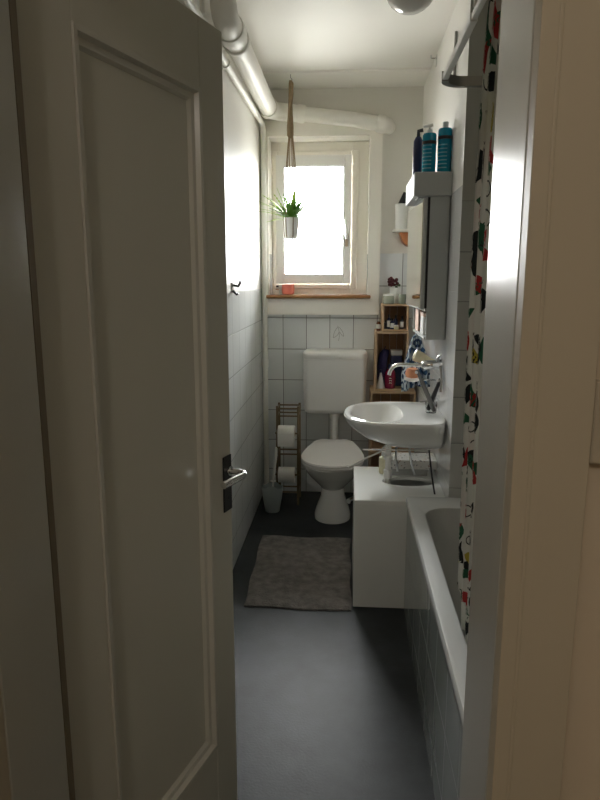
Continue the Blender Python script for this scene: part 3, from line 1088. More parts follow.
# ------------------------------------------------------------------ small corner shelf with a cup
t = thing('wall_shelf', 'small shelf with orange wooden bracket on the window wall behind the mirror cabinet', 'shelf', (0.36, 4.33, 1.77))
bobj('shelf_board', 0.275, 0.44, 4.20, YB - 0.0005, 1.758, 1.775, 'surround', t, bevel=0.002)
bm = B()
pr = [(0.315, 1.757)] + [(0.32 + 0.06 * (1 - math.cos(a)), 1.757 - 0.085 * math.sin(a)) for a in [k * PI / 2 / 8 for k in range(1, 9)]] + [(0.44, 1.67), (0.44, 1.757)]
loft(bm, [[(x_, 4.24, z_) for x_, z_ in pr], [(x_, YB - 0.0005, z_) for x_, z_ in pr]])
obj('bracket', bm, 'orange', t)
t = thing('cup', 'tall white cup with something dark inside on the small corner shelf', 'cup', (0.335, 4.265, 1.7755))
bm = B()
lathe(bm, 0.325, 4.262, [(0.035, 1.7755), (0.042, 1.93), (0.039, 1.93), (0.033, 1.785)], 24)
obj('cup_body', bm, 'pot', t, smooth=True)
bm = B()
tube(bm, [(0.325, 4.262, 1.79), (0.325, 4.262, 1.93), (0.345, 4.262, 2.0)], [0.018, 0.024, 0.012], 12)
obj('comb', bm, 'black', t, smooth=True, label='dark comb')

# ------------------------------------------------------------------ wooden crates
def crate(x0, x1, y0, y1, z0, z1, label, nsl=4):
    t = thing('wooden_crate', label, 'crate', ((x0 + x1) / 2, (y0 + y1) / 2, z0), 'stacked wooden crates in the corner')
    th = 0.012
    bm = B(); box(bm, x0, x0 + th, y0, y1, z0, z1); obj('side_board', bm, 'crate', t, bevel=0.001)
    bm = B(); box(bm, x1 - th, x1, y0, y1, z0, z1); obj('side_board', bm, 'crate', t, bevel=0.001)
    bm = B(); box(bm, x0 + th, x1 - th, y0, y1, z1 - th, z1); obj('top_board', bm, 'crate', t, bevel=0.001)
    bm = B(); box(bm, x0 + th, x1 - th, y0, y1, z0, z0 + th); obj('bottom_board', bm, 'crate', t, bevel=0.001)
    w_ = (x1 - x0 - 2 * th)
    bm = B()
    for k in range(nsl):
        a = x0 + th + w_ * k / nsl + 0.001
        box(bm, a, a + w_ / nsl - 0.002, y1 - 0.008, y1, z0 + th, z1 - th)
    obj('back_slats', bm, 'crate_dark', t)
    return t


crate(0.148, 0.432, 4.06, 4.325, 0.0, 0.375, 'lowest wooden crate on the floor, mostly hidden behind the washbasin')
crate(0.148, 0.432, 4.06, 4.325, 0.376, 0.765, 'wide wooden crate directly under the tall crate, behind the washbasin')
crate(0.172, 0.378, 4.09, 4.325, 0.766, 1.142, 'tall narrow wooden crate beside the cistern holding dark bottles')
crate(0.212, 0.378, 4.12, 4.325, 1.143, 1.312, 'smallest wooden crate on top of the stack with tiny bottles', 3)

# contents of the tall crate
ZK = 0.7785
t = thing('toiletry_bag', 'dark navy drawstring toiletry bag leaning in the tall crate', 'bag', (0.225, 4.2, ZK))
bm = B()
rings = []
for k, (r, z, dx) in enumerate([(0.010, 0.0, 0.0), (0.026, .004, 0), (0.032, .05, -.004), (0.036, .12, -.006), (0.033, .18, 0), (0.028, .215, .006), (0.020, .235, .01), (0.006, .24, .012)]):
    rings.append([(x_ + 0.006 * math.sin(i * 2.1 + k), y_, z_) for i, (x_, y_, z_) in enumerate(circ((0.231 + dx, 4.225, ZK + z), r * .9, 20, r * 1.1))])
loft(bm, rings)
obj('bag_body', bm, 'violet', t, smooth=True)
bm = B()
tube(bm, [(0.236, 4.22, ZK + .236), (0.24, 4.20, ZK + .26), (0.225, 4.19, ZK + .22)], 0.003, 6)
obj('drawstring', bm, 'navy', t)
t = bottle('lotion_bottle', 'maroon squeeze bottle with white lettering in the tall crate', 'bottle', 0.272, 4.135, ZK,
           [(0.030, 0), (0.034, .005), (0.036, .06), (0.033, .10), (0.022, .125)], 'maroon', cap=[(0.016, .1255), (0.014, .155)], capmt='navy')
bm = B()
# white wavy mark on the bottle
for zz, w2 in ((0.035, .016), (.05, .02), (.065, .014)):
    tube(bm, [(0.272 - w2 * .4, 4.135 - 0.0375, ZK + zz), (0.272 - .004, 4.135 - 0.0378, ZK + zz + .006), (0.272 + w2 * .4, 4.135 - 0.0373, ZK + zz + .002)], 0.0015, 6)
obj('lettering', bm, 'white_label', t)
t = thing('cosmetics_box', 'navy box with white lid standing at the back of the tall crate', 'box', (0.315, 4.25, ZK))
bobj('box_body', 0.278, 0.352, 4.215, 4.29, ZK, ZK + 0.20, 'navy', t, bevel=0.003)
bobj('box_lid', 0.277, 0.353, 4.214, 4.291, ZK + 0.2005, ZK + 0.235, 'white_label', t, bevel=0.004)
t = thing('spray_bottle', 'white conical spray bottle at the left front of the tall crate', 'bottle', (0.212, 4.13, ZK))
bm = B()
lathe(bm, 0.212, 4.128, [(0.026, ZK), (0.026, ZK + .006), (0.008, ZK + .085), (0.006, ZK + .10)], 18)
obj('bottle_body', bm, 'white_label', t, smooth=True)
bm = B()
lathe(bm, 0.212, 4.128, [(0.007, ZK + .1005), (0.007, ZK + .12)], 12)
obj('cap', bm, 'navy', t, smooth=True)

# tiny bottles in the smallest crate
ZJ = 1.1555
gg = 'tiny bottles in the smallest crate'
sp_ = [(0.237, 4.17, .050, 'dark', None, 'small black bottle, leftmost in the smallest crate'),
       (0.257, 4.165, .085, 'navy', 1, 'slim bottle with white label and tall neck, second from left in smallest crate'),
       (0.276, 4.145, .062, 'navy', 1, 'short bottle with white front label in the middle of the smallest crate'),
       (0.300, 4.175, .080, 'navy', None, 'dark blue unlabelled bottle right of the middle in the smallest crate'),
       (0.340, 4.165, .075, 'dark', 1, 'pale labelled bottle, rightmost in the smallest crate')]
for x_, y_, h, mt, lb, lab in sp_:
    bottle('small_bottle', lab, 'bottle', x_, y_, ZJ, [(0.012, 0), (0.013, .004), (0.013, h * .72), (0.005, h * .85)], mt,
           cap=[(0.006, h * .85 + .0005), (0.006, h * 1.08)], capmt='dark' if lb is None else 'black', lab=(0.0136, h * .15, h * .62) if lb else None, group=gg, n=14)
bottle('jar', 'tiny pale pot at the front of the smallest crate', 'jar', 0.303, 4.137, ZJ, [(0.014, 0), (0.016, .004), (0.016, .018)], 'cream', cap=[(0.0165, .0185), (0.0165, .026)], n=16)
# bottle beside it, on the tall crate
bottle('small_bottle', 'small amber bottle with white label on the tall crate, beside the smallest crate', 'bottle', 0.192, 4.17, 1.1425,
       [(0.012, 0), (0.0135, .003), (0.0135, .05), (0.006, .06)], 'amber', cap=[(0.007, .0605), (0.007, .075)], lab=(0.0142, .015, .042), n=16)
# on top of the stack
ZU = 1.3125
t = thing('candle_jar', 'wide pale green glass jar with a lid, left on top of the crate stack', 'jar', (0.25, 4.18, ZU))
bm = B(); lathe(bm, 0.252, 4.19, [(0.032, ZU), (0.036, ZU + .004), (0.036, ZU + .045), (0.033, ZU + .05)], 24); obj('jar_body', bm, 'greenglass', t, smooth=True)
bm = B(); lathe(bm, 0.252, 4.19, [(0.034, ZU + .0505), (0.034, ZU + .06), (0.010, ZU + .063)], 24); obj('lid', bm, 'white_label', t, smooth=True)
t = thing('drinking_glass', 'small ribbed green glass, right on top of the crate stack', 'glass', (0.345, 4.18, ZU))
bm = B(); lathe(bm, 0.338, 4.18, [(0.022, ZU), (0.025, ZU + .06), (0.023, ZU + .06), (0.020, ZU + .005)], 24); obj('glass_body', bm, 'greenglass', t, smooth=True)
t = thing('flower_pot', 'small white pot of dark dried flowers at the back of the crate stack', 'potted plant', (0.30, 4.27, ZU))
bm = B(); lathe(bm, 0.298, 4.272, [(0.025, ZU), (0.036, ZU + .10), (0.033, ZU + .10), (0.024, ZU + .085)], 24); obj('pot', bm, 'pot', t, smooth=True)
bm = B()
for k in range(26):
    a = random.uniform(0, 2 * PI); rr = random.uniform(0, .035)
    ball(bm, (0.285 + rr * math.cos(a), 4.272 + rr * math.sin(a) * .8, ZU + .115 + random.uniform(0, .045)), random.uniform(.006, .012), 1, 8, 6)
obj('flowers', bm, 'flower', t, smooth=True)
bm = B()
for k in range(10):
    ball(bm, (0.318 + random.uniform(-.015, .028), 4.27 + random.uniform(-.02, .02), ZU + .11 + random.uniform(-.008, .02)), random.uniform(.006, .010), .7, 8, 6)
obj('leaves', bm, 'flower_leaf', t, smooth=True)

# ------------------------------------------------------------------ toilet
to = thing('toilet', 'white toilet with closed lid and wall cistern under the window', 'toilet', (-0.085, 3.85, 0))
TCX = -0.083


def egg(yf, yb, hw, z, n=48, zb=None, bk=0.60, fr=0.36):
    """seat outline: round front, straight sides narrowing to a short flat back"""
    ym = yf + (yb - yf) * fr
    out = []
    for k in range(n):
        a = 2 * PI * k / n
        ca, sa = math.cos(a), math.sin(a)
        if sa < 0:
            x_ = hw * math.copysign(abs(ca) ** (2 / 2.1), ca)
            y_ = ym - (ym - yf) * abs(sa) ** (2 / 2.1)
        else:
            q = min(a, PI - a) / (PI / 2)
            sg = 1 if ca >= 0 else -1
            if q < 0.7:
                t_ = q / 0.7
                x_ = sg * hw * (1 - (1 - bk) * t_ ** 1.5)
                y_ = ym + (yb - ym) * (t_ * 0.985)
            else:
                t_ = (q - 0.7) / 0.3
                x_ = sg * hw * bk * (0.94 - 0.94 * t_)
                y_ = yb
        zz = z if zb is None else z + (zb - z) * (y_ - yf) / (yb - yf)
        out.append((TCX + x_, y_, zz))
    return out


bm = B()
rings = [egg(3.735, 4.12, 0.112, 0.0), egg(3.736, 4.118, 0.112, 0.03), egg(3.745, 4.10, 0.100, 0.07), egg(3.77, 4.09, 0.074, 0.14), egg(3.775, 4.09, 0.074, 0.20),
         egg(3.73, 4.10, 0.105, 0.24), egg(3.64, 4.12, 0.145, 0.30), egg(3.575, 4.13, 0.168, 0.35), egg(3.55, 4.13, 0.176, 0.385), egg(3.553, 4.128, 0.174, 0.394)]
loft(bm, rings)
obj('bowl', bm, 'porcelain', to, smooth=True)
bm = B()
loft(bm, [egg(3.535, 4.10, 0.184, 0.3945, zb=0.402), egg(3.53, 4.10, 0.187, 0.402, zb=0.41), egg(3.532, 4.10, 0.185, 0.412, zb=0.42)])
obj('seat', bm, 'seat', to, smooth=True)
bm = B()
loft(bm, [egg(3.528, 4.085, 0.185, 0.4135, zb=0.4215), egg(3.522, 4.085, 0.189, 0.42, zb=0.43), egg(3.526, 4.085, 0.187, 0.430, zb=0.442), egg(3.56, 4.07, 0.165, 0.434, zb=0.447)])
obj('lid', bm, 'seat', to, smooth=True)
for dx in (-0.07, 0.07):
    bm = B()
    tube(bm, [(TCX + dx - .02, 4.10, 0.43), (TCX + dx + .02, 4.10, 0.43)], 0.012, 12)
    obj('hinge', bm, 'seat', to, smooth=True)
# cistern
bm = B()
rings = []
for z, ix, iy, r in ((0.595, .03, .03, .02), (0.605, .012, .012, .03), (0.63, .003, .003, .035), (0.80, 0, 0, .035), (0.955, .0, .0, .035), (0.957, .004, .004, .035)):
    rings.append(rrect(-0.289 + ix, 0.122 - ix, 4.15 + iy, 4.332, z, r))
loft(bm, rings)
ci = obj('cistern', bm, 'plastic', to, smooth=True)
bm = B()
rings = []
for z, ix, r in ((0.9575, .0, .035), (0.975, -.004, .035), (0.995, -.002, .035), (1.006, .010, .035), (1.010, .03, .03)):
    rings.append(rrect(-0.289 + ix, 0.122 - ix, 4.146 + ix, 4.334, z, r))
loft(bm, rings)
obj('cistern_lid', bm, 'plastic', to, smooth=True)
bm = B()
lathe(bm, TCX, 4.235, [(0.034, .594), (0.036, .575), (0.034, .555), (0.026, .552), (0.026, .36), (0.03, .35), (0.03, .33)], 24)
obj('flush_pipe', bm, 'plastic', to, smooth=True)
bm = B()
tube(bm, [(TCX, 4.235, .34), (TCX, 4.18, .32), (TCX, 4.11, .32)], 0.03, 16)
obj('inlet_elbow', bm, 'plastic', to, smooth=True)
# angle valve low on the right of the foot
bm = B()
tube(bm, [(0.028, 3.84, 0.12), (0.075, 3.99, 0.12), (0.095, 4.2, 0.12), (0.095, YB - 0.001, 0.12)], 0.008, 10)
tube(bm, [(0.016, 3.82, 0.12), (0.034, 3.85, 0.12)], 0.016, 12)
obj('water_valve', bm, 'chrome', smooth=True, label='small chrome water valve low beside the right of the toilet foot', cat='valve')

# ------------------------------------------------------------------ toilet roll stand
st = thing('toilet_roll_stand', 'slim bamboo toilet roll stand left of the toilet', 'toilet roll stand', (-0.39, 4.12, 0))
SX0, SX1, SY0, SY1 = -0.452, -0.315, 4.08, 4.20
for x_ in (SX0, SX1):
    for y_, h in ((SY0, 0.66), (SY1, 0.66)):
        bm = B(); tube(bm, [(x_, y_ - (0.02 if y_ == SY0 else -0.02), 0.0), (x_, y_, h)], 0.008, 10)
        obj('post', bm, 'bamboo', st, smooth=True)
for z in (0.645, 0.595, 0.34, 0.08):
    for y_ in (SY0, SY1):
        bm = B(); tube(bm, [(SX0 - .004, y_, z), (SX1 + .004, y_, z)], 0.0055, 8)
        obj('rung', bm, 'bamboo', st, smooth=True)
    for x_ in (SX0, SX1):
        bm = B(); tube(bm, [(x_, SY0, z), (x_, SY1, z)], 0.0055, 8)
        obj('rung', bm, 'bamboo', st, smooth=True)
for z in (0.50, 0.225):
    bm = B(); tube(bm, [(SX0, 4.0, z), (SX1 + 0.01, 4.0, z)], 0.006, 8)
    tube(bm, [(SX0, 4.0, z), (SX0, SY0, z)], 0.006, 8)
    obj('roll_bar', bm, 'bamboo', st, smooth=True)


def roll(z, label, tail):
    t = thing('toilet_roll', label, 'toilet roll', (-0.385, 4.0, z), 'toilet rolls on the bamboo stand')
    bm = B()
    X0, X1 = -0.436, -0.330
    RO, RI = 0.051, 0.020
    def cr(x_, r):
        return [(x_, 4.0 + r * math.cos(2 * PI * k / 28), z + r * math.sin(2 * PI * k / 28)) for k in range(28)]
    loft(bm, [cr(X0, RO), cr(X1, RO), cr(X1, RI), cr(X0, RI)], closed=True)
    if tail:
        vs = box(bm, X0, X1, 4.0 - RO - 0.0015, 4.0 - RO, z - 0.075, z + 0.01)
    obj('paper', bm, 'paper', t, smooth=True)
    bm = B()
    loft(bm, [cr(X0 - .001, RI), cr(X1 + .001, RI), cr(X1 + .001, RI - .002), cr(X0 - .001, RI - .002)], closed=True)
    obj('cardboard_core', bm, 'crate', t, smooth=True)


roll(0.50, 'upper white toilet roll on the bamboo stand', True)
roll(0.225, 'lower toilet roll on the bamboo stand, near the floor', False)

# ------------------------------------------------------------------ toilet brush
bk = thing('toilet_brush_holder', 'tapered grey plastic toilet brush holder in the left corner', 'toilet brush holder', (-0.475, 3.92, 0))
bm = B()
loft(bm, [circ((-0.47, 3.93, z), r, 28, r * .85) for r, z in ((0.040, 0.0), (0.045, 0.004), (0.062, 0.10), (0.070, 0.175), (0.068, 0.176), (0.062, 0.11), (0.040, 0.012))])
for v_ in bm.verts:
    if v_.co.z > 0.17:
        v_.co.z += 0.012 * math.cos((v_.co.x + 0.47) * 60)
obj('holder_cup', bm, 'bucket', bk, smooth=True)
tb = thing('toilet_brush', 'white toilet brush standing in the grey holder', 'toilet brush', (-0.465, 3.93, 0.02))
bm = B()
tube(bm, [(-0.472, 3.94, 0.10), (-0.466, 3.945, 0.19), (-0.462, 3.95, 0.25), (-0.450, 3.97, 0.36), (-0.448, 3.98, 0.40), (-0.450, 3.985, 0.412)], [0.006, 0.006, 0.008, 0.011, 0.010, 0.004], 12)
obj('handle', bm, 'plastic', tb, smooth=True)
bm = B()
lathe(bm, -0.466, 3.945, [(0.018, .196), (0.018, .200)], 16)
obj('splash_disc', bm, 'plastic', tb, smooth=True)
bm = B()
lathe(bm, -0.47, 3.93, [(0.012, .02), (0.03, .03), (0.032, .08), (0.015, .10)], 16)
obj('bristles', bm, 'white_label', tb, smooth=True)

# ------------------------------------------------------------------ bath mat
bm = B()
C4 = [(-0.458, 2.700), (0.030, 2.690), (0.026, 3.510), (-0.482, 3.514)]
n_ = 40
G = []
for j in range(n_ + 1):
    row = []
    for i in range(n_ + 1):
        u_, v_ = i / n_, j / n_
        x_ = (1 - u_) * (1 - v_) * C4[0][0] + u_ * (1 - v_) * C4[1][0] + u_ * v_ * C4[2][0] + (1 - u_) * v_ * C4[3][0]
        y_ = (1 - u_) * (1 - v_) * C4[0][1] + u_ * (1 - v_) * C4[1][1] + u_ * v_ * C4[2][1] + (1 - u_) * v_ * C4[3][1]
        ed = min(u_, 1 - u_, v_, 1 - v_)
        z_ = 0.012 + 0.003 * math.sin(u_ * 9 + v_ * 4) * math.sin(v_ * 11) + random.uniform(0, .002) - (0.006 if ed < .012 else 0)
        x_ += 0.004 * math.sin(v_ * 14) * (u_ < .01 or u_ > .99)
        y_ += 0.005 * math.sin(u_ * 8) * (v_ < .01 or v_ > .99)
        row.append(bm.verts.new((x_, y_, z_)))
    G.append(row)
for j in range(n_):
    for i in range(n_):
        bm.faces.new((G[j][i], G[j][i + 1], G[j + 1][i + 1], G[j + 1][i]))
ext = bmesh.ops.extrude_edge_only(bm, edges=[e_ for e_ in bm.edges if e_.is_boundary])
nv = [g for g in ext['geom'] if isinstance(g, bmesh.types.BMVert)]
for v_ in nv:
    v_.co.z = 0.001
bmesh.ops.holes_fill(bm, edges=[e_ for e_ in bm.edges if e_.is_boundary], sides=0)
obj('bath_mat', bm, 'mat', smooth=True, label='grey brown rectangular bath mat on the dark floor before the toilet', cat='bath mat')

# ------------------------------------------------------------------ things on the low cabinet
ZB = CZ + 0.0005
t = thing('storage_box', 'grey flat box under the magazine on the low cabinet', 'box', (0.36, 3.15, ZB))
bobj('box_body', 0.225, 0.40, 3.11, 3.235, ZB, ZB + 0.022, 'bookgrey', t, bevel=0.003)
bobj('box_lid', 0.222, 0.403, 3.107, 3.238, ZB + 0.0225, ZB + 0.036, 'bookgrey', t, bevel=0.003)
bobj('magazine', 0.222, 0.443, 3.10, 3.245, ZB + 0.0365, ZB + 0.082, 'print', label='printed magazine pile on the grey box beneath the washbasin', cat='magazine', bevel=0.002)
t = bottle('soap_bottle', 'small cream bottle behind the waste pipe on the low cabinet', 'bottle', 0.185, 3.15, ZB, [(0.02, 0), (0.022, .004), (0.022, .08), (0.01, .09)], 'cream', cap=[(0.01, .0905), (0.01, .11)])

# ------------------------------------------------------------------ window sill items
t = thing('candle_holder', 'coral pink glass candle holder on the wooden window sill', 'candle holder', (-0.40, 4.36, 1.3645))
bm = B()
lathe(bm, -0.405, 4.37, [(0.030, 1.3645), (0.040, 1.369), (0.044, 1.400), (0.040, 1.420), (0.044, 1.432), (0.040, 1.432), (0.036, 1.42), (0.036, 1.405)], 24)
obj('glass_cup', bm, 'candle', t, smooth=True)
bm = B(); tube(bm, [(-0.405, 4.37, 1.405), (-0.405, 4.37, 1.415)], 0.0012, 6); obj('wick', bm, 'dark', t)
t = thing('perfume_bottle', 'tiny clear bottle left of the coral candle on the sill', 'bottle', (-0.478, 4.38, 1.3645))
bm = B(); lathe(bm, -0.478, 4.38, [(0.018, 1.3645), (0.022, 1.372), (0.018, 1.395), (0.007, 1.402), (0.007, 1.412)], 20); obj('bottle_body', bm, 'clear', t, smooth=True)
bm = B(); lathe(bm, -0.478, 4.38, [(0.009, 1.4125), (0.009, 1.424)], 12); obj('cap', bm, 'dark', t, smooth=True)

# ------------------------------------------------------------------ hanging plant
HX, HY = -0.352, 4.0
ZP = 1.705
hp = thing('plant_hanger', 'knotted jute plant hanger hooked to the ceiling before the window', 'plant hanger', (HX, HY, ZC))
bm = B()
tube(bm, [(HX, HY - 0.0, ZC - 0.001), (HX, HY, ZC - 0.03), (HX + .008, HY, ZC - 0.04), (HX, HY, ZC - 0.048)], 0.0025, 8)
obj('ceiling_hook', bm, 'steel', hp, smooth=True)
NS = 6
for k in range(NS):
    a = 2 * PI * k / NS
    bm = B()
    pts = [(HX + .004 * math.cos(a), HY + .004 * math.sin(a), ZC - 0.045), (HX + .010 * math.cos(a + 1), HY + .010 * math.sin(a + 1), ZC - 0.12), (HX + .009 * math.cos(a + 2), HY + .009 * math.sin(a + 2), ZC - .20),
           (HX + .008 * math.cos(a + 3), HY + .008 * math.sin(a + 3), ZC - .30), (HX + .026 * math.cos(a + 3), HY + .026 * math.sin(a + 3), ZC - .50), (HX + .040 * math.cos(a + 3), HY + .040 * math.sin(a + 3), ZP + 0.20), (HX + .0465 * math.cos(a + 3), HY + .0465 * math.sin(a + 3), ZP + 0.125),
           (HX + .041 * math.cos(a + 3), HY + .041 * math.sin(a + 3), ZP + 0.02), (HX + .025 * math.cos(a + 3), HY + .025 * math.sin(a + 3), ZP - 0.006), (HX, HY, ZP - 0.012)]
    tube(bm, pts, 0.0030, 7)
    obj('cord', bm, 'rope', hp, smooth=True)
bm = B()
lathe(bm, HX, HY, [(0.008, ZC - .045), (0.014, ZC - .06), (0.015, ZC - .12), (0.012, ZC - .19), (0.016, ZC - .24), (0.020, ZC - .30), (0.020, ZC - .345), (0.013, ZC - .36)], 12)
for v_ in bm.verts:
    v_.co.x += 0.003 * math.sin(v_.co.z * 120)
obj('macrame_knot', bm, 'rope', hp, smooth=True)
bm = B()
for k in range(7):
    a = 2 * PI * k / 7
    tube(bm, [(HX, HY, ZP - .012), (HX + .005 * math.cos(a), HY + .005 * math.sin(a), ZP - .05), (HX + .007 * math.cos(a), HY + .007 * math.sin(a), ZP - .11)], 0.0018, 5)
obj('tassel', bm, 'rope', hp, smooth=True)
pp = thing('potted_fern', 'green fern in a white ceramic pot hanging in the jute hanger', 'potted plant', (HX, HY, ZP))
bm = B()
lathe(bm, HX, HY, [(0.033, ZP), (0.037, ZP + .004), (0.0435, ZP + .115), (0.0435, ZP + .125), (0.0395, ZP + .125), (0.037, ZP + .105)], 28)
obj('pot', bm, 'pot', pp, smooth=True)
bm = B()
lathe(bm, HX, HY, [(0.036, ZP + .1055), (0.036, ZP + .108)], 20)
obj('soil', bm, 'soil', pp)


def frond(bm, az, el, ln, droop, wd):
    p = Vector((HX + 0.012 * math.cos(az), HY + 0.012 * math.sin(az), ZP + .108))
    d = Vector((math.cos(az) * math.cos(el), math.sin(az) * math.cos(el), math.sin(el)))
    side = Vector((-math.sin(az), math.cos(az), 0))
    n = 9
    prev = None
    stepv = ln / n
    for i in range(n + 1):
        ww = wd * math.sin(PI * min(1, (i + 1.0) / (n + 1.6))) + 0.0004
        up_ = side.cross(d).normalized() * 0.0006
        a = [bm.verts.new(p + side * ww), bm.verts.new(p + up_ * 2), bm.verts.new(p - side * ww), bm.verts.new(p - up_)]
        if prev:
            for k in range(4):
                bm.faces.new((prev[k], prev[(k + 1) % 4], a[(k + 1) % 4], a[k]))
        prev = a
        # leaflets
        if 1 < i < n and wd > 0.003:
            for sg in (-1, 1):
                q = p + side * sg * ww
                tip = q + side * sg * 0.016 * (1 - i / n * .6) + d * 0.010
                q2 = q + d * stepv * .6
                v3 = [bm.verts.new(q), bm.verts.new(tip), bm.verts.new(q2), bm.verts.new(q + up_ * 2)]
                bm.faces.new((v3[0], v3[1], v3[2])); bm.faces.new((v3[0], v3[3], v3[1])); bm.faces.new((v3[3], v3[2], v3[1]))
        p = p + d * stepv
        d = (d + Vector((0, 0, -droop / n))).normalized()


bm = B()
for k in range(60):
    az = random.uniform(0, 2 * PI)
    frond(bm, az, random.uniform(.55, 1.4), random.uniform(.09, .17), random.uniform(.3, 1.1), .0060)
obj('leaves', bm, 'leaf', pp)
bm = B()
for az, el, ln, dr_ in ((PI, .60, .26, .8), (PI + .25, .5, .23, .7), (PI - .15, .75, .24, .6), (PI + .4, .9, .22, .6), (1.2, 1.3, .18, .5), (-1.2, 1.25, .2, .4), (PI - .3, .8, .22, .8), (PI - .1, 1.0, .19, .6), (PI + .5, 1.1, .18, .5), (PI + .2, 1.25, .20, .3), (PI - .5, .35, .15, .8), (.3, .9, .12, 1.1), (PI + .1, .15, .14, .5)):
    frond(bm, az, el, ln, dr_, .0065)
obj('leaves', bm, 'leaf_light', pp, label='long pale green fronds reaching left')

# ------------------------------------------------------------------ wall hook on the left wall
hk = thing('wall_hook', 'small dark metal hook on the white left wall above the tiles', 'hook', (XL, 3.22, 1.42))
bm = B()
box(bm, XL + 0.0005, XL + 0.006, 3.19, 3.235, 1.405, 1.455)
obj('hook_plate', bm, 'steel', hk, bevel=0.002)
bm = B()
tube(bm, [(XL + .005, 3.212, 1.44), (XL + .03, 3.212, 1.435), (XL + .04, 3.212, 1.45), (XL + .038, 3.212, 1.46)], 0.006, 10)
tube(bm, [(XL + .005, 3.205, 1.415), (XL + .022, 3.205, 1.395), (XL + .032, 3.205, 1.40)], 0.006, 10)
obj('hook_arm', bm, 'black', hk, smooth=True)

# things high on the basin wall: cup hook and shower riser
t = thing('wall_bracket', 'small chrome bracket high on the right wall near the ceiling', 'bracket', (XR, 3.72, 2.6))
bm = B(); box(bm, XR - .006, XR - .0005, 3.705, 3.735, 2.57, 2.625); obj('bracket_plate', bm, 'chrome', t, bevel=.002)
bm = B(); tube(bm, [(XR - .005, 3.72, 2.61), (XR - .03, 3.72, 2.61), (XR - .032, 3.72, 2.625)], 0.005, 8); obj('bracket_arm', bm, 'chrome', t, smooth=True)
t = thing('cable_conduit', 'short thin vertical conduit high on the right wall', 'conduit', (XR, 3.02, 2.26))
bm = B(); tube(bm, [(XR - .008, 3.02, 2.28), (XR - .008, 3.02, 2.50)], 0.0065, 10); obj('conduit_pipe', bm, 'steel', t, smooth=True)
bm = B(); box(bm, XR - .014, XR - .0005, 3.008, 3.032, 2.38, 2.395); obj('conduit_clip', bm, 'steel', t)

# ------------------------------------------------------------------ curtain rail and shower curtain
rl = thing('curtain_rail', 'white L-shaped shower curtain rail above the bath edge', 'curtain rail', (0.28, 2.1, 2.06))
RZ = 2.065
bm = B()
box(bm, 0.270, 0.284, 0.802, 1.64, RZ - 0.009, RZ + 0.007)
obj('rail_run', bm, 'plastic', rl, bevel=0.003)
bm = B()
box(bm, 0.268, 0.286, 1.64, 2.09, RZ - 0.011, RZ + 0.009)
obj('rail_run', bm, 'plastic', rl, bevel=0.003)
bm = B()
NB = 10
ring = []
for k in range(NB + 1):
    a = PI - PI / 2 * k / NB
    c = (0.266 + 0.075 + 0.075 * math.cos(a), 2.09 + 0.075 * math.sin(a))
    ci_ = (0.266 + 0.075 + 0.053 * math.cos(a), 2.09 + 0.053 * math.sin(a))
    ring.append([(c[0], c[1], RZ - .014), (c[0], c[1], RZ + .014), (ci_[0], ci_[1], RZ + .014), (ci_[0], ci_[1], RZ - .014)])
ring.append([(XA - .001, 2.165, RZ - .014), (XA - .001, 2.165, RZ + .014), (XA - .001, 2.143, RZ + .014), (XA - .001, 2.143, RZ - .014)])
loft(bm, ring)
obj('rail_bend', bm, 'steel', rl, smooth=True, label='grey bend turning to the wall')
bm = B()
tube(bm, [(0.277, 1.62, RZ + .012), (0.277, 1.62, ZC - .001)], 0.006, 10)
obj('ceiling_rod', bm, 'plastic', rl, smooth=True)

M['curtain'] = mat('white curtain cloth', (0.80, 0.82, 0.78), 0.7, noise=0.02)
M['c_green'] = mat('print green', (0.02, 0.12, 0.06), 0.7)
M['c_dark'] = mat('print black green', (0.012, 0.018, 0.02), 0.7)
M['c_red'] = mat('print red', (0.42, 0.03, 0.03), 0.7)
M['c_yellow'] = mat('print yellow', (0.50, 0.42, 0.06), 0.7)
ZTOP, ZBOT = 2.045, 0.475


def cur(s, z):
    """s metres of cloth from the far hem, z height -> world point on the curtain"""
    tt = min(1.0, max(0.0, (ZTOP - z) / (ZTOP - 0.54)))
    yend = 1.42 + 0.40 * tt ** 0.6
    if z < 0.54:
        yend = 1.82 - 0.10 * (0.54 - z) / 0.14 * 0.3
    comp = 0.56 + 0.10 * tt
    xc = 0.283 + 0.068 * tt
    amp = 0.026 * (0.7 + 0.3 * tt)
    if z < 0.6:
        amp = 0.014
    ph = s * 2 * PI / 0.115
    return Vector((xc + amp * math.sin(ph + 0.5), yend - s * comp - 0.010 * math.sin(2 * ph), z))


SC = 1.0
crt = thing('shower_curtain', 'white shower curtain with red, green and black chilli and leaf print', 'shower curtain', (0.31, 1.4, 0.4))
bm = B()
NSg, NZ = 120, 60
G = [[bm.verts.new(cur(SC * i / NSg, ZBOT + (ZTOP - ZBOT) * j / NZ)) for i in range(NSg + 1)] for j in range(NZ + 1)]
for j in range(NZ):
    for i in range(NSg):
        bm.faces.new((G[j][i], G[j][i + 1], G[j + 1][i + 1], G[j + 1][i]))
me = None
# the print: leaves, chillies and tendrils laid into the cloth surface
FMAT = {'c_green': 1, 'c_dark': 2, 'c_red': 3, 'c_yellow': 4}


def onc(s, z, off=0.0006):
    p = cur(s, z)
    a = cur(s + .002, z) - cur(s - .002, z)
    n = a.cross(Vector((0, 0, 1))).normalized()
    if n.x > 0 and False:
        n = -n
    return p, n


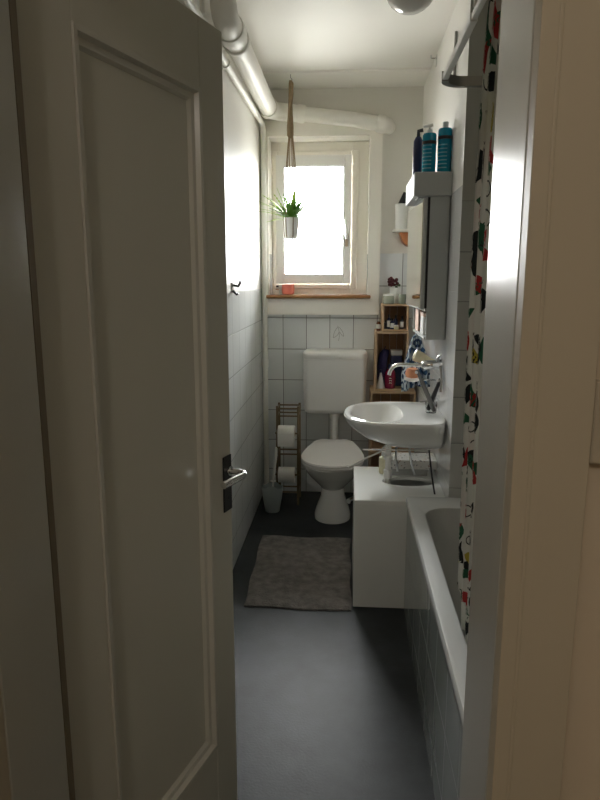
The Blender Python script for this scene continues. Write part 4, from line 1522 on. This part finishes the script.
def motif_poly(outline, mi):
    """outline as centre-line list of (s,z,halfwidth); built on both sides of the cloth"""
    for sg in (-1, 1):
        prev = None
        for k in range(len(outline)):
            s, z, hw = outline[k]
            a = outline[max(0, k - 1)]; b_ = outline[min(len(outline) - 1, k + 1)]
            ds, dz = b_[0] - a[0], b_[1] - a[1]
            l_ = math.hypot(ds, dz) or 1
            ns, nz = -dz / l_, ds / l_
            row = []
            for q in (-1, -.33, .33, 1):
                ss = max(0.0005, s + ns * hw * q); zz = min(ZTOP - .001, max(ZBOT + .001, z + nz * hw * q))
                p, n = onc(ss, zz)
                row.append(bm.verts.new(p + n * 0.0012 * sg))
            if prev:
                for m_ in range(3):
                    f = bm.faces.new((prev[m_], prev[m_ + 1], row[m_ + 1], row[m_]))
                    f.material_index = mi
            prev = row


def leafm(s, z, a, ln, wd, mi):
    out = []
    for k in range(9):
        t_ = k / 8
        bend = 0.25 * math.sin(PI * t_) * ln
        out.append((s + math.cos(a) * ln * t_ - math.sin(a) * bend, z + math.sin(a) * ln * t_ + math.cos(a) * bend, wd * math.sin(PI * t_ ** .8) + .0006))
    motif_poly(out, mi)


def tendril(s, z, a, ln):
    out = []
    x_, y_ = s, z
    for k in range(12):
        out.append((x_, y_, .0016))
        a += .35
        x_ += math.cos(a) * ln / 12; y_ += math.sin(a) * ln / 12
    motif_poly(out, 2)


rnd = random.Random(4)
seq = ['c_dark', 'c_red', 'c_green', 'c_dark', 'c_red', 'c_green', 'c_dark', 'c_dark', 'c_green', 'c_red', 'c_dark', 'c_green', 'c_green', 'c_red', 'c_dark', 'c_yellow']
k = 0
z = ZTOP - .04
row_i = 0
while z > ZBOT + .03:
    s = 0.022 + 0.02 * (row_i % 2)
    while s < 0.62:
        nm = seq[k % len(seq)]
        a = rnd.uniform(0, 2 * PI)
        ln = rnd.uniform(.055, .085)
        leafm(s, z + rnd.uniform(-.012, .012), a, ln, rnd.uniform(.012, .018) if nm != 'c_yellow' else .018, FMAT[nm])
        if rnd.random() < .45:
            tendril(s, z, a + PI, rnd.uniform(.05, .08))
        k += 1
        s += rnd.uniform(.06, .08)
    z -= 0.06
    row_i += 1
bmesh.ops.translate(bm, verts=bm.verts, vec=(0, 0, 0))
mats = [M['curtain'], M['c_green'], M['c_dark'], M['c_red'], M['c_yellow']]
mesh_ = bpy.data.meshes.new('curtain_cloth')
bmesh.ops.translate(bm, verts=bm.verts, vec=-Vector(crt.location))
bm.to_mesh(mesh_); bm.free()
for m_ in mats:
    mesh_.materials.append(m_)
mesh_.polygons.foreach_set('use_smooth', [True] * len(mesh_.polygons))
oc = bpy.data.objects.new('curtain_cloth', mesh_)
COL.objects.link(oc); oc.parent = crt
for q in range(9):
    s = 0.02 + q * 0.115
    p = cur(min(s, SC), ZTOP)
    bm = B()
    tube(bm, [(p.x, p.y, ZTOP - .005), (p.x, p.y, ZTOP + .006)], 0.005, 8)
    obj('curtain_glider', bm, 'plastic', crt)
